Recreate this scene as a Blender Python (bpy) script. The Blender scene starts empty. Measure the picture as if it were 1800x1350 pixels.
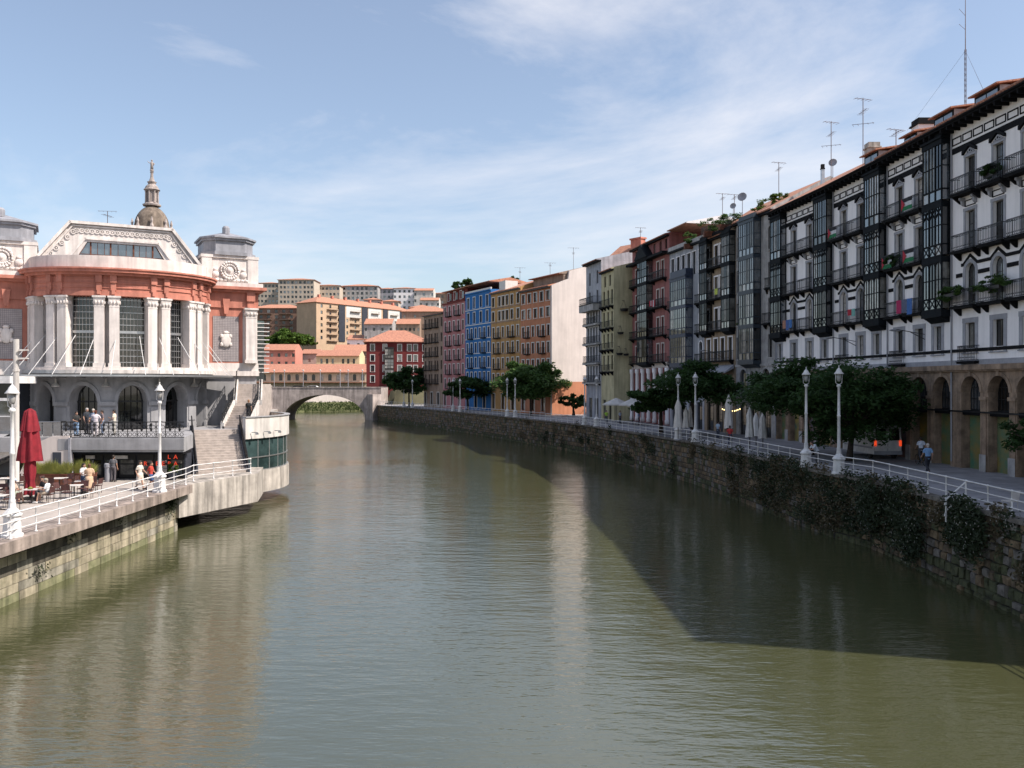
import bpy, bmesh, math, random
from mathutils import Vector, Matrix
random.seed(7)
R = math.radians
S = bpy.context.scene
COL = S.collection
# ------------------------------------------------------------------ camera, sky, sun, exposure
EYE = 9.2                       # metres above the river
F = 1520.0                      # focal length in photo pixels (photo 1800 wide)
cd = bpy.data.cameras.new('camera'); cam = bpy.data.objects.new('camera', cd); COL.objects.link(cam)
cam.location = (0, 0, EYE); cam.rotation_euler = (R(90), 0, 0)
cd.sensor_width = 36; cd.lens = F/1800*36; cd.clip_start = .1; cd.clip_end = 6000
S.camera = cam
SUN_EL = R(48); SUN_AZ = math.atan2(.96, -.27)          # azimuth clockwise from +Y: from the right, a little behind
sdir = Vector((math.sin(SUN_AZ)*math.cos(SUN_EL), math.cos(SUN_AZ)*math.cos(SUN_EL), math.sin(SUN_EL)))
W = bpy.data.worlds.new('World'); S.world = W; W.use_nodes = True
nt = W.node_tree; nt.nodes.clear()
def wn(t, **k):
    n = nt.nodes.new(t)
    for a, b in k.items(): setattr(n, a, b)
    return n
sky = wn('ShaderNodeTexSky', sky_type='NISHITA'); sky.sun_disc = False
sky.sun_elevation = SUN_EL; sky.sun_rotation = SUN_AZ; sky.altitude = 50
sky.air_density = 1.0; sky.dust_density = 1.6; sky.ozone_density = 1.0
tc = wn('ShaderNodeTexCoord'); mp = wn('ShaderNodeMapping'); mp.inputs['Scale'].default_value = (1.0, .9, 3.2)
mp.inputs['Rotation'].default_value = (R(8), R(-14), 0); mp.inputs['Location'].default_value = (7.3, 4.4, 3.3)
nz = wn('ShaderNodeTexNoise'); nz.inputs['Scale'].default_value = 1.7; nz.inputs['Detail'].default_value = 9
nz.inputs['Roughness'].default_value = .62; nz.inputs['Distortion'].default_value = .55
rp = wn('ShaderNodeValToRGB'); rp.color_ramp.elements[0].position = .47; rp.color_ramp.elements[1].position = .80
rp.color_ramp.elements[0].color = (0.10, .10, .10, 1); rp.color_ramp.elements[1].color = (.85, .85, .85, 1)
mx = wn('ShaderNodeMixRGB'); mx.inputs[2].default_value = (5.8, 5.7, 5.9, 1)
bg = wn('ShaderNodeBackground'); bg.inputs[1].default_value = .113
wo = wn('ShaderNodeOutputWorld'); L = nt.links.new
L(tc.outputs['Generated'], mp.inputs[0]); L(mp.outputs[0], nz.inputs['Vector']); L(nz.outputs['Fac'], rp.inputs[0])
L(rp.outputs[0], mx.inputs[0]); L(sky.outputs[0], mx.inputs[1]); L(mx.outputs[0], bg.inputs[0]); L(bg.outputs[0], wo.inputs[0])
sl = bpy.data.lights.new('sun', 'SUN'); sl.energy = 4.2; sl.angle = R(.53); sl.color = (1, .92, .83)
so = bpy.data.objects.new('sun', sl); COL.objects.link(so); so.rotation_euler = sdir.to_track_quat('Z', 'Y').to_euler()
so.location = (60, -20, 80)
S.view_settings.view_transform = 'Standard'; S.view_settings.look = 'None'
S.view_settings.exposure = 0.68; S.view_settings.gamma = 1
S.cycles.use_denoising = True; S.cycles.max_bounces = 6; S.cycles.diffuse_bounces = 3; S.cycles.glossy_bounces = 3
S.cycles.caustics_reflective = False; S.cycles.caustics_refractive = False

# ------------------------------------------------------------------ materials (colour, grain and wear)
def pm(name, c, rough=.8, var=.18, scale=2.0, streak=0., bump=0., bscale=20., metal=0., spec=.4, c2=None, emit=0., ior=1.5):
    m = bpy.data.materials.new(name); m.use_nodes = True; t = m.node_tree; N = t.nodes; b = N['Principled BSDF']
    b.inputs['Roughness'].default_value = rough; b.inputs['Metallic'].default_value = metal
    b.inputs['Specular IOR Level'].default_value = spec; b.inputs['IOR'].default_value = ior
    if emit:
        b.inputs['Emission Color'].default_value = (*c, 1); b.inputs['Emission Strength'].default_value = emit
    g = N.new('ShaderNodeNewGeometry')
    n = N.new('ShaderNodeTexNoise'); n.inputs['Scale'].default_value = scale; n.inputs['Detail'].default_value = 5
    n.inputs['Roughness'].default_value = .65
    t.links.new(g.outputs['Position'], n.inputs['Vector'])
    r = N.new('ShaderNodeValToRGB'); e = r.color_ramp.elements
    d = c2 if c2 else tuple(x*(1-var*1.6) for x in c)
    e[0].position = .32; e[1].position = .68; e[0].color = (*d, 1); e[1].color = (*[min(1, x*(1+var*.5)) for x in c], 1)
    t.links.new(n.outputs['Fac'], r.inputs[0]); out = r.outputs[0]
    if streak:
        mpn = N.new('ShaderNodeMapping'); mpn.inputs['Scale'].default_value = (1.6, 1.6, .13)
        n2 = N.new('ShaderNodeTexNoise'); n2.inputs['Scale'].default_value = 1.5; n2.inputs['Detail'].default_value = 6
        t.links.new(g.outputs['Position'], mpn.inputs[0]); t.links.new(mpn.outputs[0], n2.inputs['Vector'])
        r2 = N.new('ShaderNodeValToRGB'); r2.color_ramp.elements[0].position = .36; r2.color_ramp.elements[1].position = .6
        r2.color_ramp.elements[0].color = (1-streak,)*3+(1,); r2.color_ramp.elements[1].color = (1, 1, 1, 1)
        t.links.new(n2.outputs['Fac'], r2.inputs[0])
        mm = N.new('ShaderNodeMixRGB'); mm.blend_type = 'MULTIPLY'; mm.inputs[0].default_value = 1
        t.links.new(out, mm.inputs[1]); t.links.new(r2.outputs[0], mm.inputs[2]); out = mm.outputs[0]
    t.links.new(out, b.inputs['Base Color'])
    if bump:
        n3 = N.new('ShaderNodeTexNoise'); n3.inputs['Scale'].default_value = bscale; n3.inputs['Detail'].default_value = 6
        t.links.new(g.outputs['Position'], n3.inputs['Vector'])
        bp = N.new('ShaderNodeBump'); bp.inputs['Strength'].default_value = bump; bp.inputs['Distance'].default_value = .05
        t.links.new(n3.outputs['Fac'], bp.inputs['Height']); t.links.new(bp.outputs[0], b.inputs['Normal'])
    return m
class M: pass
M.white = pm('white_stucco', (.90, .86, .86), .85, .03, 1.2, .08, .2)
M.pale = pm('pale_stone', (.46, .44, .43), .85, .2, 1.5, .3, .2)
M.cream = pm('cream_render', (.64, .565, .525), .9, .07, .35, .10, .15)
M.navy = pm('navy_paint', (.0085, .011, .014), .7, .3, 2, spec=.12)
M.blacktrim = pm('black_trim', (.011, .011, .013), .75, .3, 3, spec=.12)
M.graytrim = pm('grey_trim', (.34, .34, .37), .75, .15, 2)
M.iron = pm('wrought_iron', (.012, .012, .013), .5, .3, 4)
M.lightframe = pm('white_frame', (.62, .61, .58), .5, .1, 4)
M.brownframe = pm('dark_frame', (.035, .03, .027), .5, .3, 4)
M.curtain = pm('lace_curtain_glass', (.42, .39, .36), .05, .35, 2.5, spec=.5, ior=2.0)
M.glass = pm('window_glass', (.010, .012, .014), .03, .5, .7, spec=.5, ior=1.8)
M.glass2 = pm('curtained_glass', (.17, .165, .15), .05, .5, 1.3, spec=.6)
M.glass3 = pm('dim_glass', (.075, .09, .105), .03, .5, .9, spec=.5, ior=2.6)
M.glassg = pm('green_glass', (.05, .085, .085), .03, .4, .5, spec=.9)
M.tan = pm('tan_render', (.36, .27, .19), .9, .1, 1, .25)
M.stonebrown = pm('brown_sandstone', (.36, .255, .18), .9, .3, 1.4, .35, .4, 8)
M.pinkred = pm('rose_render', (.33, .13, .12), .9, .12, 1, .25)
M.olive = pm('olive_render', (.56, .50, .31), .9, .14, .5, .25, .2)
M.bluew = pm('bluish_white_render', (.42, .43, .47), .85, .15, 1, .3)
M.orange = pm('orange_render', (.50, .21, .115), .9, .1, .5, .18)
M.ochre = pm('ochre_render', (.48, .275, .11), .9, .12, .5, .2)
M.blue = pm('blue_render', (.022, .155, .42), .85, .1, .4, .15)
M.rose = pm('pink_render', (.47, .20, .21), .9, .1, .5, .2)
M.maroon = pm('maroon_render', (.19, .035, .03), .9, .12, .5, .15)
M.redhouse = pm('dark_red_render', (.15, .022, .022), .85, .12, .5, .1)
M.beige = pm('beige_render', (.36, .26, .20), .9, .15, .6, .3)
M.tile = pm('roof_tile', (.42, .19, .125), .9, .45, 2.2, 0, .8, 6, c2=(.26, .12, .085))
M.tilebr = pm('bright_roof_tile', (.46, .22, .14), .9, .3, 2.5, 0, .8, 6, c2=(.30, .14, .095))
M.zinc = pm('grey_zinc', (.33, .33, .36), .55, .15, 1, .25)
M.redfrieze = pm('red_terracotta_render', (.55, .215, .155), .85, .14, .8, .25, .15)
M.offwhite = pm('off_white_stone', (.75, .68, .64), .85, .10, 1.1, .26, .2)
M.greystone = pm('grey_painted_stone', (.34, .335, .345), .8, .12, 1, .2, .1)
M.lattice = pm('pinkish_lattice_tile', (.46, .40, .39), .8, .1, 2)
M.latbar = pm('lattice_bar', (.24, .22, .23), .8, .1, 2)
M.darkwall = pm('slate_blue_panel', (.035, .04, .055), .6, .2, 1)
M.concrete = pm('weathered_concrete', (.52, .47, .42), .9, .22, .8, .55, .3, 6)
M.whiteconc = pm('white_concrete', (.66, .62, .58), .85, .15, .6, .25)
M.paving = pm('quay_paving', (.40, .355, .32), .85, .14, 1.3, 0, .2, 9)
M.paver = pm('promenade_paving', (.30, .29, .30), .8, .2, .8, 0, .2, 9)
M.capstone = pm('cap_stone', (.38, .31, .27), .9, .25, 1.0, .45, .4, 7)
M.block = pm('quay_block', (.44, .38, .28), .9, .35, .9, .5, .5, 5, c2=(.22, .2, .13))
M.rub = [pm('rubble_stone_%s' % n, c, .95, .4, 2.5, 0, .8, 9) for n, c in
         (('ochre', (.21, .15, .09)), ('brown', (.14, .105, .07)), ('grey', (.19, .17, .15)), ('moss', (.085, .09, .045)))]
M.mortar = pm('dark_mortar', (.045, .04, .03), .95, .4, 2)
M.bridge = pm('bridge_stone', (.47, .40, .37), .95, .25, .5, .35, .6, 3)
M.whitepaint = pm('white_paint', (.72, .70, .69), .5, .12, 3, .15)
M.steel = pm('brushed_steel', (.5, .5, .5), .35, .1, 3, metal=.8)
M.red = pm('red_canvas', (.23, .014, .024), .85, .2, 3)
M.canvas = pm('white_canvas', (.66, .62, .58), .85, .1, 2)
M.corten = pm('rusty_steel', (.16, .055, .03), .8, .4, 3)
M.wicker = pm('brown_wicker', (.085, .035, .032), .7, .3, 8)
M.tabletop = pm('pale_table_top', (.62, .58, .55), .5, .1, 3)
M.step = pm('stair_stone', (.44, .38, .34), .85, .18, 2.2, 0, .2)
M.tyre = pm('black_rubber', (.015, .015, .015), .8, .2, 5)
M.bark = pm('bark', (.06, .045, .035), .95, .4, 5, 0, .8, 12)
M.ant = pm('antenna_metal', (.16, .12, .12), .5, .2, 3, metal=.5)
M.signred = pm('lit_red_sign', (.8, .07, .03), .5, 0, 1, emit=.4)
M.tail = pm('lit_tail_light', (1.0, .08, .02), .4, 0, 1, emit=.45)
M.bulb = pm('warm_bulb', (1.0, .72, .3), .4, 0, 1, emit=3)
M.soil = pm('hillside_ground', (.13, .12, .07), .95, .4, .05)
M.shutter = pm('rolling_shutter', (.15, .13, .11), .6, .25, 2)
M.graff1 = pm('painted_shutter_green', (.05, .14, .09), .6, .5, 1.1, c2=(.24, .17, .05))
M.graff2 = pm('painted_shutter_yellow', (.30, .20, .04), .6, .5, .8, c2=(.06, .13, .11))
M.graff3 = pm('painted_shutter_rose', (.26, .13, .10), .6, .5, .9, c2=(.07, .10, .12))
def leafmat(name, c, c2, tr=.3):
    m = pm(name, c, .6, .3, 1.1, c2=c2, spec=.25); t = m.node_tree; N = t.nodes; b = N['Principled BSDF']
    tl = N.new('ShaderNodeBsdfTranslucent'); ms = N.new('ShaderNodeMixShader'); ms.inputs[0].default_value = tr
    src = b.inputs['Base Color'].links[0].from_socket
    t.links.new(src, tl.inputs[0]); t.links.new(b.outputs[0], ms.inputs[1]); t.links.new(tl.outputs[0], ms.inputs[2])
    t.links.new(ms.outputs[0], N['Material Output'].inputs[0]); return m
M.leaf = leafmat('tree_leaf', (.085, .150, .040), (.04, .085, .025), .4)
M.leafd = leafmat('dark_tree_leaf', (.052, .102, .030), (.026, .056, .018), .45)
M.leafb = leafmat('bright_tree_leaf', (.11, .17, .03), (.05, .10, .02))
M.ivy = leafmat('wall_weed_leaf', (.045, .06, .03), (.02, .03, .015), .2)
M.grassy = leafmat('ornamental_grass', (.36, .34, .10), (.18, .21, .05))
M.flower = pm('small_white_flowers', (.30, .28, .25), .8, .1, 3)
def watermat():
    m = bpy.data.materials.new('river_water'); m.use_nodes = True; t = m.node_tree; N = t.nodes; b = N['Principled BSDF']
    g = N.new('ShaderNodeNewGeometry')
    n = N.new('ShaderNodeTexNoise'); n.inputs['Scale'].default_value = .06; n.inputs['Detail'].default_value = 4
    t.links.new(g.outputs['Position'], n.inputs['Vector'])
    r = N.new('ShaderNodeValToRGB'); r.color_ramp.elements[0].color = (.052, .055, .024, 1); r.color_ramp.elements[1].color = (.070, .073, .034, 1)
    t.links.new(n.outputs['Fac'], r.inputs[0]); t.links.new(r.outputs[0], b.inputs['Base Color'])
    b.inputs['Roughness'].default_value = .09; b.inputs['IOR'].default_value = 2.5
    b.inputs['Specular IOR Level'].default_value = .5
    prev = None
    for sc, an, st, dist in ((.28, (1, 1.6, 1), .22, .20), (1.2, (.6, 1.8, 1), .40, .08), (4.2, (.6, 1.7, 1), .50, .026)):
        mpn = N.new('ShaderNodeMapping'); mpn.inputs['Scale'].default_value = an; mpn.inputs['Rotation'].default_value = (0, 0, R(12))
        nn = N.new('ShaderNodeTexNoise'); nn.inputs['Scale'].default_value = sc; nn.inputs['Detail'].default_value = 3
        bp = N.new('ShaderNodeBump'); bp.inputs['Strength'].default_value = st; bp.inputs['Distance'].default_value = dist
        t.links.new(g.outputs['Position'], mpn.inputs[0]); t.links.new(mpn.outputs[0], nn.inputs['Vector'])
        t.links.new(nn.outputs['Fac'], bp.inputs['Height'])
        wnd = N.new('ShaderNodeTexNoise'); wnd.inputs['Scale'].default_value = .045; wnd.inputs['Detail'].default_value = 3; wnd.inputs['Distortion'].default_value = .6
        mr = N.new('ShaderNodeMapRange'); mr.inputs[1].default_value = .35; mr.inputs[2].default_value = .65; mr.inputs[3].default_value = st*.55; mr.inputs[4].default_value = st*1.35
        t.links.new(g.outputs['Position'], wnd.inputs['Vector']); t.links.new(wnd.outputs['Fac'], mr.inputs[0]); t.links.new(mr.outputs[0], bp.inputs['Strength'])
        if prev: t.links.new(prev.outputs[0], bp.inputs['Normal'])
        prev = bp
    t.links.new(prev.outputs[0], b.inputs['Normal'])
    return m
M.water = watermat()

# ------------------------------------------------------------------ mesh helpers
class MB:
    def __init__(s): s.v = []; s.f = []; s.mi = []; s.cur = 0
    def add(s, vs, fs):
        o = len(s.v); s.v.extend(tuple(v) for v in vs)
        for f in fs: s.f.append(tuple(i+o for i in f)); s.mi.append(s.cur)
        return s
    def quad(s, a, b, c, d): return s.add((a, b, c, d), ((0, 1, 2, 3),))
    def box(s, x0, x1, y0, y1, z0, z1):
        return s.add([(x0, y0, z0), (x1, y0, z0), (x1, y1, z0), (x0, y1, z0), (x0, y0, z1), (x1, y0, z1), (x1, y1, z1), (x0, y1, z1)],
                     ((3, 2, 1, 0), (4, 5, 6, 7), (0, 1, 5, 4), (1, 2, 6, 5), (2, 3, 7, 6), (3, 0, 4, 7)))
    def hexa(s, b, t):          # bottom 4 and top 4 points
        return s.add(list(b)+list(t), ((3, 2, 1, 0), (4, 5, 6, 7), (0, 1, 5, 4), (1, 2, 6, 5), (2, 3, 7, 6), (3, 0, 4, 7)))
    def beam(s, p, q, w, h=None, up=(0, 0, 1)):     # rectangular bar from p to q
        p = Vector(p); q = Vector(q); d = (q-p).normalized(); h = h or w
        u = Vector(up)
        if abs(d.dot(u)) > .98: u = Vector((0, 1, 0))
        a = d.cross(u).normalized()*(w/2); c = a.cross(d).normalized()*(h/2)
        return s.hexa((p-a-c, p+a-c, q+a-c, q-a-c), (p-a+c, p+a+c, q+a+c, q-a+c))
    def tube(s, pts, rad, n=6, cap=True):
        pts = [Vector(p) for p in pts]; k = len(pts)
        if not isinstance(rad, (list, tuple)): rad = [rad]*k
        vs = []; pa = None
        for i, p in enumerate(pts):
            d = (pts[min(i+1, k-1)]-pts[max(i-1, 0)])
            d = d.normalized() if d.length > 1e-9 else Vector((0, 0, 1))
            if pa is None: a = d.cross(Vector((0, 0, 1)) if abs(d.z) < .9 else Vector((0, 1, 0)))
            else: a = pa-d*pa.dot(d)
            a.normalize(); pa = a; b = d.cross(a)
            for j in range(n):
                t = 2*math.pi*j/n; vs.append(p+(a*math.cos(t)+b*math.sin(t))*rad[i])
        fs = [(i*n+j, i*n+(j+1) % n, (i+1)*n+(j+1) % n, (i+1)*n+j) for i in range(k-1) for j in range(n)]
        if cap: fs += [tuple(range(n-1, -1, -1)), tuple((k-1)*n+j for j in range(n))]
        return s.add(vs, fs)
    def lathe(s, prof, n=12, c=(0, 0, 0), sx=1., sy=1.):    # profile of (r, z)
        vs = [(c[0]+r*sx*math.cos(2*math.pi*j/n), c[1]+r*sy*math.sin(2*math.pi*j/n), c[2]+z) for r, z in prof for j in range(n)]
        k = len(prof)
        fs = [(i*n+j, i*n+(j+1) % n, (i+1)*n+(j+1) % n, (i+1)*n+j) for i in range(k-1) for j in range(n)]
        fs += [tuple(range(n-1, -1, -1)), tuple((k-1)*n+j for j in range(n))]
        return s.add(vs, fs)
    def ell(s, c, rx, ry, rz, n=10, m=7):
        return s.lathe([(max(.02, math.sin(math.pi*i/m)), -rz*math.cos(math.pi*i/m)) for i in range(m+1)], n, c, rx, ry)
    def prism(s, poly, z0, z1):             # xy polygon (counter-clockwise) extruded in z
        n = len(poly)
        return s.add([(x, y, z0) for x, y in poly]+[(x, y, z1) for x, y in poly],
                     [tuple(range(n-1, -1, -1)), tuple(range(n, 2*n))]+[(i, (i+1) % n, n+(i+1) % n, n+i) for i in range(n)])
    def prismx(s, poly, x0, x1):            # yz polygon extruded in x
        n = len(poly)
        return s.add([(x0, y, z) for y, z in poly]+[(x1, y, z) for y, z in poly],
                     [tuple(range(n-1, -1, -1)), tuple(range(n, 2*n))]+[(i, (i+1) % n, n+(i+1) % n, n+i) for i in range(n)])
    def prismy(s, poly, y0, y1):            # xz polygon extruded in y
        n = len(poly)
        return s.add([(x, y0, z) for x, z in poly]+[(x, y1, z) for x, z in poly],
                     [tuple(range(n)), tuple(range(2*n-1, n-1, -1))]+[(i, n+i, n+(i+1) % n, (i+1) % n) for i in range(n)])
    def ring(s, fo, fi, t0, t1, z0, z1, n):  # swept block between two plan curves fo(t), fi(t)
        vs = []
        for i in range(n+1):
            t = t0+(t1-t0)*i/n; a = fo(t); b = fi(t)
            vs += [(a[0], a[1], z0), (b[0], b[1], z0), (b[0], b[1], z1), (a[0], a[1], z1)]
        fs = []
        for i in range(n):
            o = 4*i; p = o+4
            for k in range(4): fs.append((o+k, o+(k+1) % 4, p+(k+1) % 4, p+k))
        fs += [(3, 2, 1, 0), (4*n, 4*n+1, 4*n+2, 4*n+3)]
        return s.add(vs, fs)
    def mesh(s, name, smooth=False, fix=True):
        me = bpy.data.meshes.new(name); me.from_pydata(s.v, [], s.f)
        if s.mi and max(s.mi) > 0: me.polygons.foreach_set('material_index', s.mi)
        if fix and len(s.f) < 40000:
            bm = bmesh.new(); bm.from_mesh(me); bmesh.ops.recalc_face_normals(bm, faces=bm.faces); bm.to_mesh(me); bm.free()
        if smooth: me.polygons.foreach_set('use_smooth', [True]*len(me.polygons))
        me.update(); return me
def gz(p):
    if p is None: return 0.
    while p.parent: p = p.parent
    return p.location.z
def inst(me, name, parent=None, loc=(0, 0, 0), mat=None, rz=0., rot=None, scale=None):
    o = bpy.data.objects.new(name, me); COL.objects.link(o); o.location = loc
    if rz: o.rotation_euler = (0, 0, rz)
    if rot: o.rotation_euler = rot
    if scale: o.scale = scale
    if parent: o.parent = parent
    if mat is not None:
        ms = mat if isinstance(mat, (list, tuple)) else [mat]
        while len(me.materials) < len(ms): me.materials.append(None)
        for i, x in enumerate(ms): o.material_slots[i].link = 'OBJECT'; o.material_slots[i].material = x
    return o
def part(name, mb, mat, parent, smooth=False):      # MB holds absolute heights; the thing's Empty stands at its base
    me = mb.mesh(name, smooth); off = Vector((0, 0, gz(parent))); p = parent
    while p.parent: off += p.location; p = p.parent
    me.transform(Matrix.Translation(-off))
    return inst(me, name, parent, mat=mat)
def thing(name, label, cat, loc=(0, 0, 0), rz=0., group=None):
    o = bpy.data.objects.new(name, None); COL.objects.link(o); o.empty_display_size = .5
    o.location = loc; o.rotation_euler = (0, 0, rz); return tag(o, label, cat, group)
def tag(o, label, cat, group=None):
    o['label'] = label; o['category'] = cat
    if group: o['group'] = group
    return o
def single(name, mb, mat, label, cat, group=None, smooth=False):
    return tag(inst(mb.mesh(name, smooth), name, None, mat=mat), label, cat, group)
def struct(name, mb, mat, smooth=False):
    o = inst(mb.mesh(name, smooth), name, None, mat=mat); o['kind'] = 'structure'; return o
CACHE = {}
def cached(key, fn):
    if key not in CACHE: CACHE[key] = fn()
    return CACHE[key]
def copy_tree(o, parent=None):
    c = o.copy(); COL.objects.link(c)
    if parent: c.parent = parent
    for ch in list(o.children): copy_tree(ch, c)
    return c
def px(x, d): return (x-900)/F*d            # photo column to metres right of the axis at depth d
def pz(y, d): return EYE-(y-675)/F*d        # photo row to height at depth d
# ------------------------------------------------------------------ building kit
def arcz(o, x):
    x0, x1, zb, zt, rise = o; c = (x0+x1)/2; h = (x1-x0)/2
    return zt-rise+rise*math.sqrt(max(0, 1-((x-c)/h)**2))
def wall(mb, x0, x1, z0, z1, ops, dep=.28, fm=None, dx=None):
    """flat (or mapped) wall sheet at y=0 with reveals; ops = (x0,x1,zb,zt,rise)"""
    fm = fm or (lambda x, y, z: (x, y, z))
    xs = {x0, x1}; zs = {z0, z1}
    for o in ops: xs |= {o[0], o[1]}; zs |= {o[2], o[3]}
    xs = sorted(xs)
    if dx:
        q = []
        for a, b in zip(xs, xs[1:]):
            k = max(1, int(math.ceil((b-a)/dx))); q += [a+(b-a)*i/k for i in range(k)]
        xs = q+[xs[-1]]
    zs = sorted(z for z in zs if z0 <= z <= z1)
    Q = lambda a, b, c, d: mb.quad(fm(*a), fm(*b), fm(*c), fm(*d))
    for a, b in zip(xs, xs[1:]):
        for c, d in zip(zs, zs[1:]):
            mx_, mz_ = (a+b)/2, (c+d)/2
            if any(o[0] < mx_ < o[1] and o[2] < mz_ < o[3] for o in ops): continue
            Q((a, 0, c), (b, 0, c), (b, 0, d), (a, 0, d))
    for o in ops:
        a, b, c, d, rise = o
        n = 14 if rise else (max(1, int(math.ceil((b-a)/dx))) if dx else 1)
        sz = d-rise
        Q((a, 0, c), (a, dep, c), (a, dep, sz), (a, 0, sz)); Q((b, 0, c), (b, 0, sz), (b, dep, sz), (b, dep, c))
        for i in range(n):
            p = a+(b-a)*i/n; q = a+(b-a)*(i+1)/n
            zp, zq = (arcz(o, p), arcz(o, q)) if rise else (d, d)
            if rise: Q((p, 0, zp), (q, 0, zq), (q, 0, d), (p, 0, d))
            Q((p, 0, zp), (p, dep, zp), (q, dep, zq), (q, 0, zq))
            if c > z0+.01: Q((p, 0, c), (q, 0, c), (q, dep, c), (p, dep, c))
    return mb
def frame_mesh(w, h, rise, nx, nz, t=.06, d=.07):
    def fn():
        m = MB(); o = (0, w, 0, h, rise)
        top = h-rise
        m.box(0, t, 0, d, 0, top); m.box(w-t, w, 0, d, 0, top); m.box(t, w-t, 0, d, 0, t)
        if rise:
            n = 10
            for i in range(n):
                a = w*i/n; b = w*(i+1)/n; za, zb = arcz(o, a), arcz(o, b)
                m.hexa([(a, 0, za-t), (b, 0, zb-t), (b, d, zb-t), (a, d, za-t)], [(a, 0, za), (b, 0, zb), (b, d, zb), (a, d, za)])
        else: m.box(t, w-t, 0, d, h-t, h)
        for i in range(1, nx):
            x = w*i/nx; m.box(x-t*.5, x+t*.5, .004, d-.004, t*.9, (arcz(o, x) if rise else h)-t*.9)
        for k in range(1, nz):
            z = h*k/nz; m.box(t*.9, w-t*.9, .009, d-.009, z-t*.4, z+t*.4)
        return m.mesh('window_frame')
    return cached(('fr', round(w, 3), round(h, 3), round(rise, 3), nx, nz, t), fn)
def pane_mesh(w, h, rise):
    def fn():
        m = MB(); o = (0, w, 0, h, rise)
        if rise:
            pts = [(0, 0), (w, 0)]+[(w-w*i/10, arcz(o, w-w*i/10)) for i in range(11)]
            m.prismy(pts, .03, .045)
        else: m.box(0, w, .03, .045, 0, h)
        return m.mesh('pane')
    return cached(('pn', round(w, 3), round(h, 3), round(rise, 3)), fn)
def trim_mesh(w, h, sw, sill, rise=0):
    def fn():
        m = MB(); p = -.035
        m.box(-sw, 0, p, .0, -(sw if sill else 0), h-rise); m.box(w, w+sw, p, 0, -(sw if sill else 0), h-rise)
        if rise:
            o = (0, w, 0, h, rise); o2 = (-sw, w+sw, 0, h+sw, rise+sw); n = 12
            for i in range(n):
                a = math.pi*i/n; b = math.pi*(i+1)/n; c = w/2
                P = lambda t, ex: (c-(w/2+ex)*math.cos(t), h-rise+(rise+ex)*math.sin(t))
                q = [P(a, 0), P(b, 0), P(b, sw), P(a, sw)]
                m.hexa([(x, p, z) for x, z in q], [(x, 0, z) for x, z in q])
        else: m.box(-sw-.02, w+sw+.02, p-.01, 0, h, h+sw)
        if sill: m.box(-sw-.05, w+sw+.05, -.10, 0, -sw-.06, -sw+.004)
        return m.mesh('surround')
    return cached(('tr', round(w, 3), round(h, 3), round(sw, 3), bool(sill), round(rise, 3)), fn)
def pick_glass(): return random.choices((M.glass, M.glass2, M.glass3, M.curtain), (6, 2, 3, 1.2))[0]
def window(P, x, z, w, h, rise=0, nx=2, nz=1, y=.18, fr=None, gl=None, sw=0, sm=None, sill=True, panes=True, name='window', z0=None):
    r = inst(frame_mesh(w, h, rise, nx, nz), name, P, (x-w/2, y, z-(gz(P) if z0 is None else z0)), fr or M.brownframe)
    g = gl or pick_glass()
    if panes:
        if rise or nx == 1 or panes == 1: inst(pane_mesh(w, h, rise), 'pane', r, (0, 0, 0), g)
        else:
            for i in range(nx): inst(pane_mesh(w/nx-.004, h, 0), 'pane', r, (w*i/nx+.002, 0, 0), g if random.random() < .8 else pick_glass())
    if sw: inst(trim_mesh(w, h, sw, sill, rise), 'surround', r, (0, -y, 0), sm or M.white)
    return r
def rail_mesh(L, p, h=1.0, sp=.13, orn=True, closed=True):
    def fn():
        m = MB(); t = .018
        for z in (.06, h): m.box(0, L, -p, -p+.035, z-.02, z+.02)
        if orn: m.box(0, L, -p+.006, -p+.03, h-.16, h-.135)
        n = max(2, int(L/sp))
        for i in range(n+1):
            x = L*i/n; m.box(max(0, x-t/2), min(L, x+t/2), -p+.008, -p+.028, .08, h-.02)
            if orn and i < n: m.beam((x, -p+.018, h-.14), (x+L/n/2, -p+.018, h-.03), .014); m.beam((x+L/n/2, -p+.018, h-.03), (x+L/n, -p+.018, h-.14), .014)
            if orn and i < n: m.ell((x+L/n/2, -p+.018, .22), .035, .012, .05, 6, 4)
        if closed:
            for X in (0, L-.035):
                for z in (.06, h): m.box(X, X+.035, -p+.036, 0, z-.02, z+.02)
                k = max(2, int(p/sp))
                for i in range(1, k): y = -p*i/k; m.box(X+.008, X+.026, y-t/2, y+t/2, .08, h-.02)
        return m.mesh('railing', fix=False)
    return cached(('rl', round(L, 2), round(p, 2), h, sp, orn, closed), fn)
def slab_mesh(L, p, th=.2, br=True):
    def fn():
        m = MB(); m.box(0, L, -p, 0, -th, 0); m.box(-.03, L+.03, -p-.04, 0, -.05, .015)
        if br:
            for X in (.12, L-.26): m.prismx([(0, -th), (-p*.8, -th), (-p*.75, -th-.07), (-.1, -th-.4), (0, -th-.42)], X, X+.14)
        return m.mesh('balcony')
    return cached(('sl', round(L, 2), round(p, 2), th, br), fn)
def balcony(P, x0, x1, z, p=.6, h=1.0, sm=None, rm=None, sp=.15, orn=True, br=True, th=.15):
    b = inst(slab_mesh(x1-x0, p, th, br), 'balcony', P, (x0, 0, z-gz(P)), sm or M.blacktrim)
    inst(rail_mesh(x1-x0-.06, p-.03, h, sp, orn), 'railing', b, (.03, 0, .02), rm or M.iron)
    return b
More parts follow.
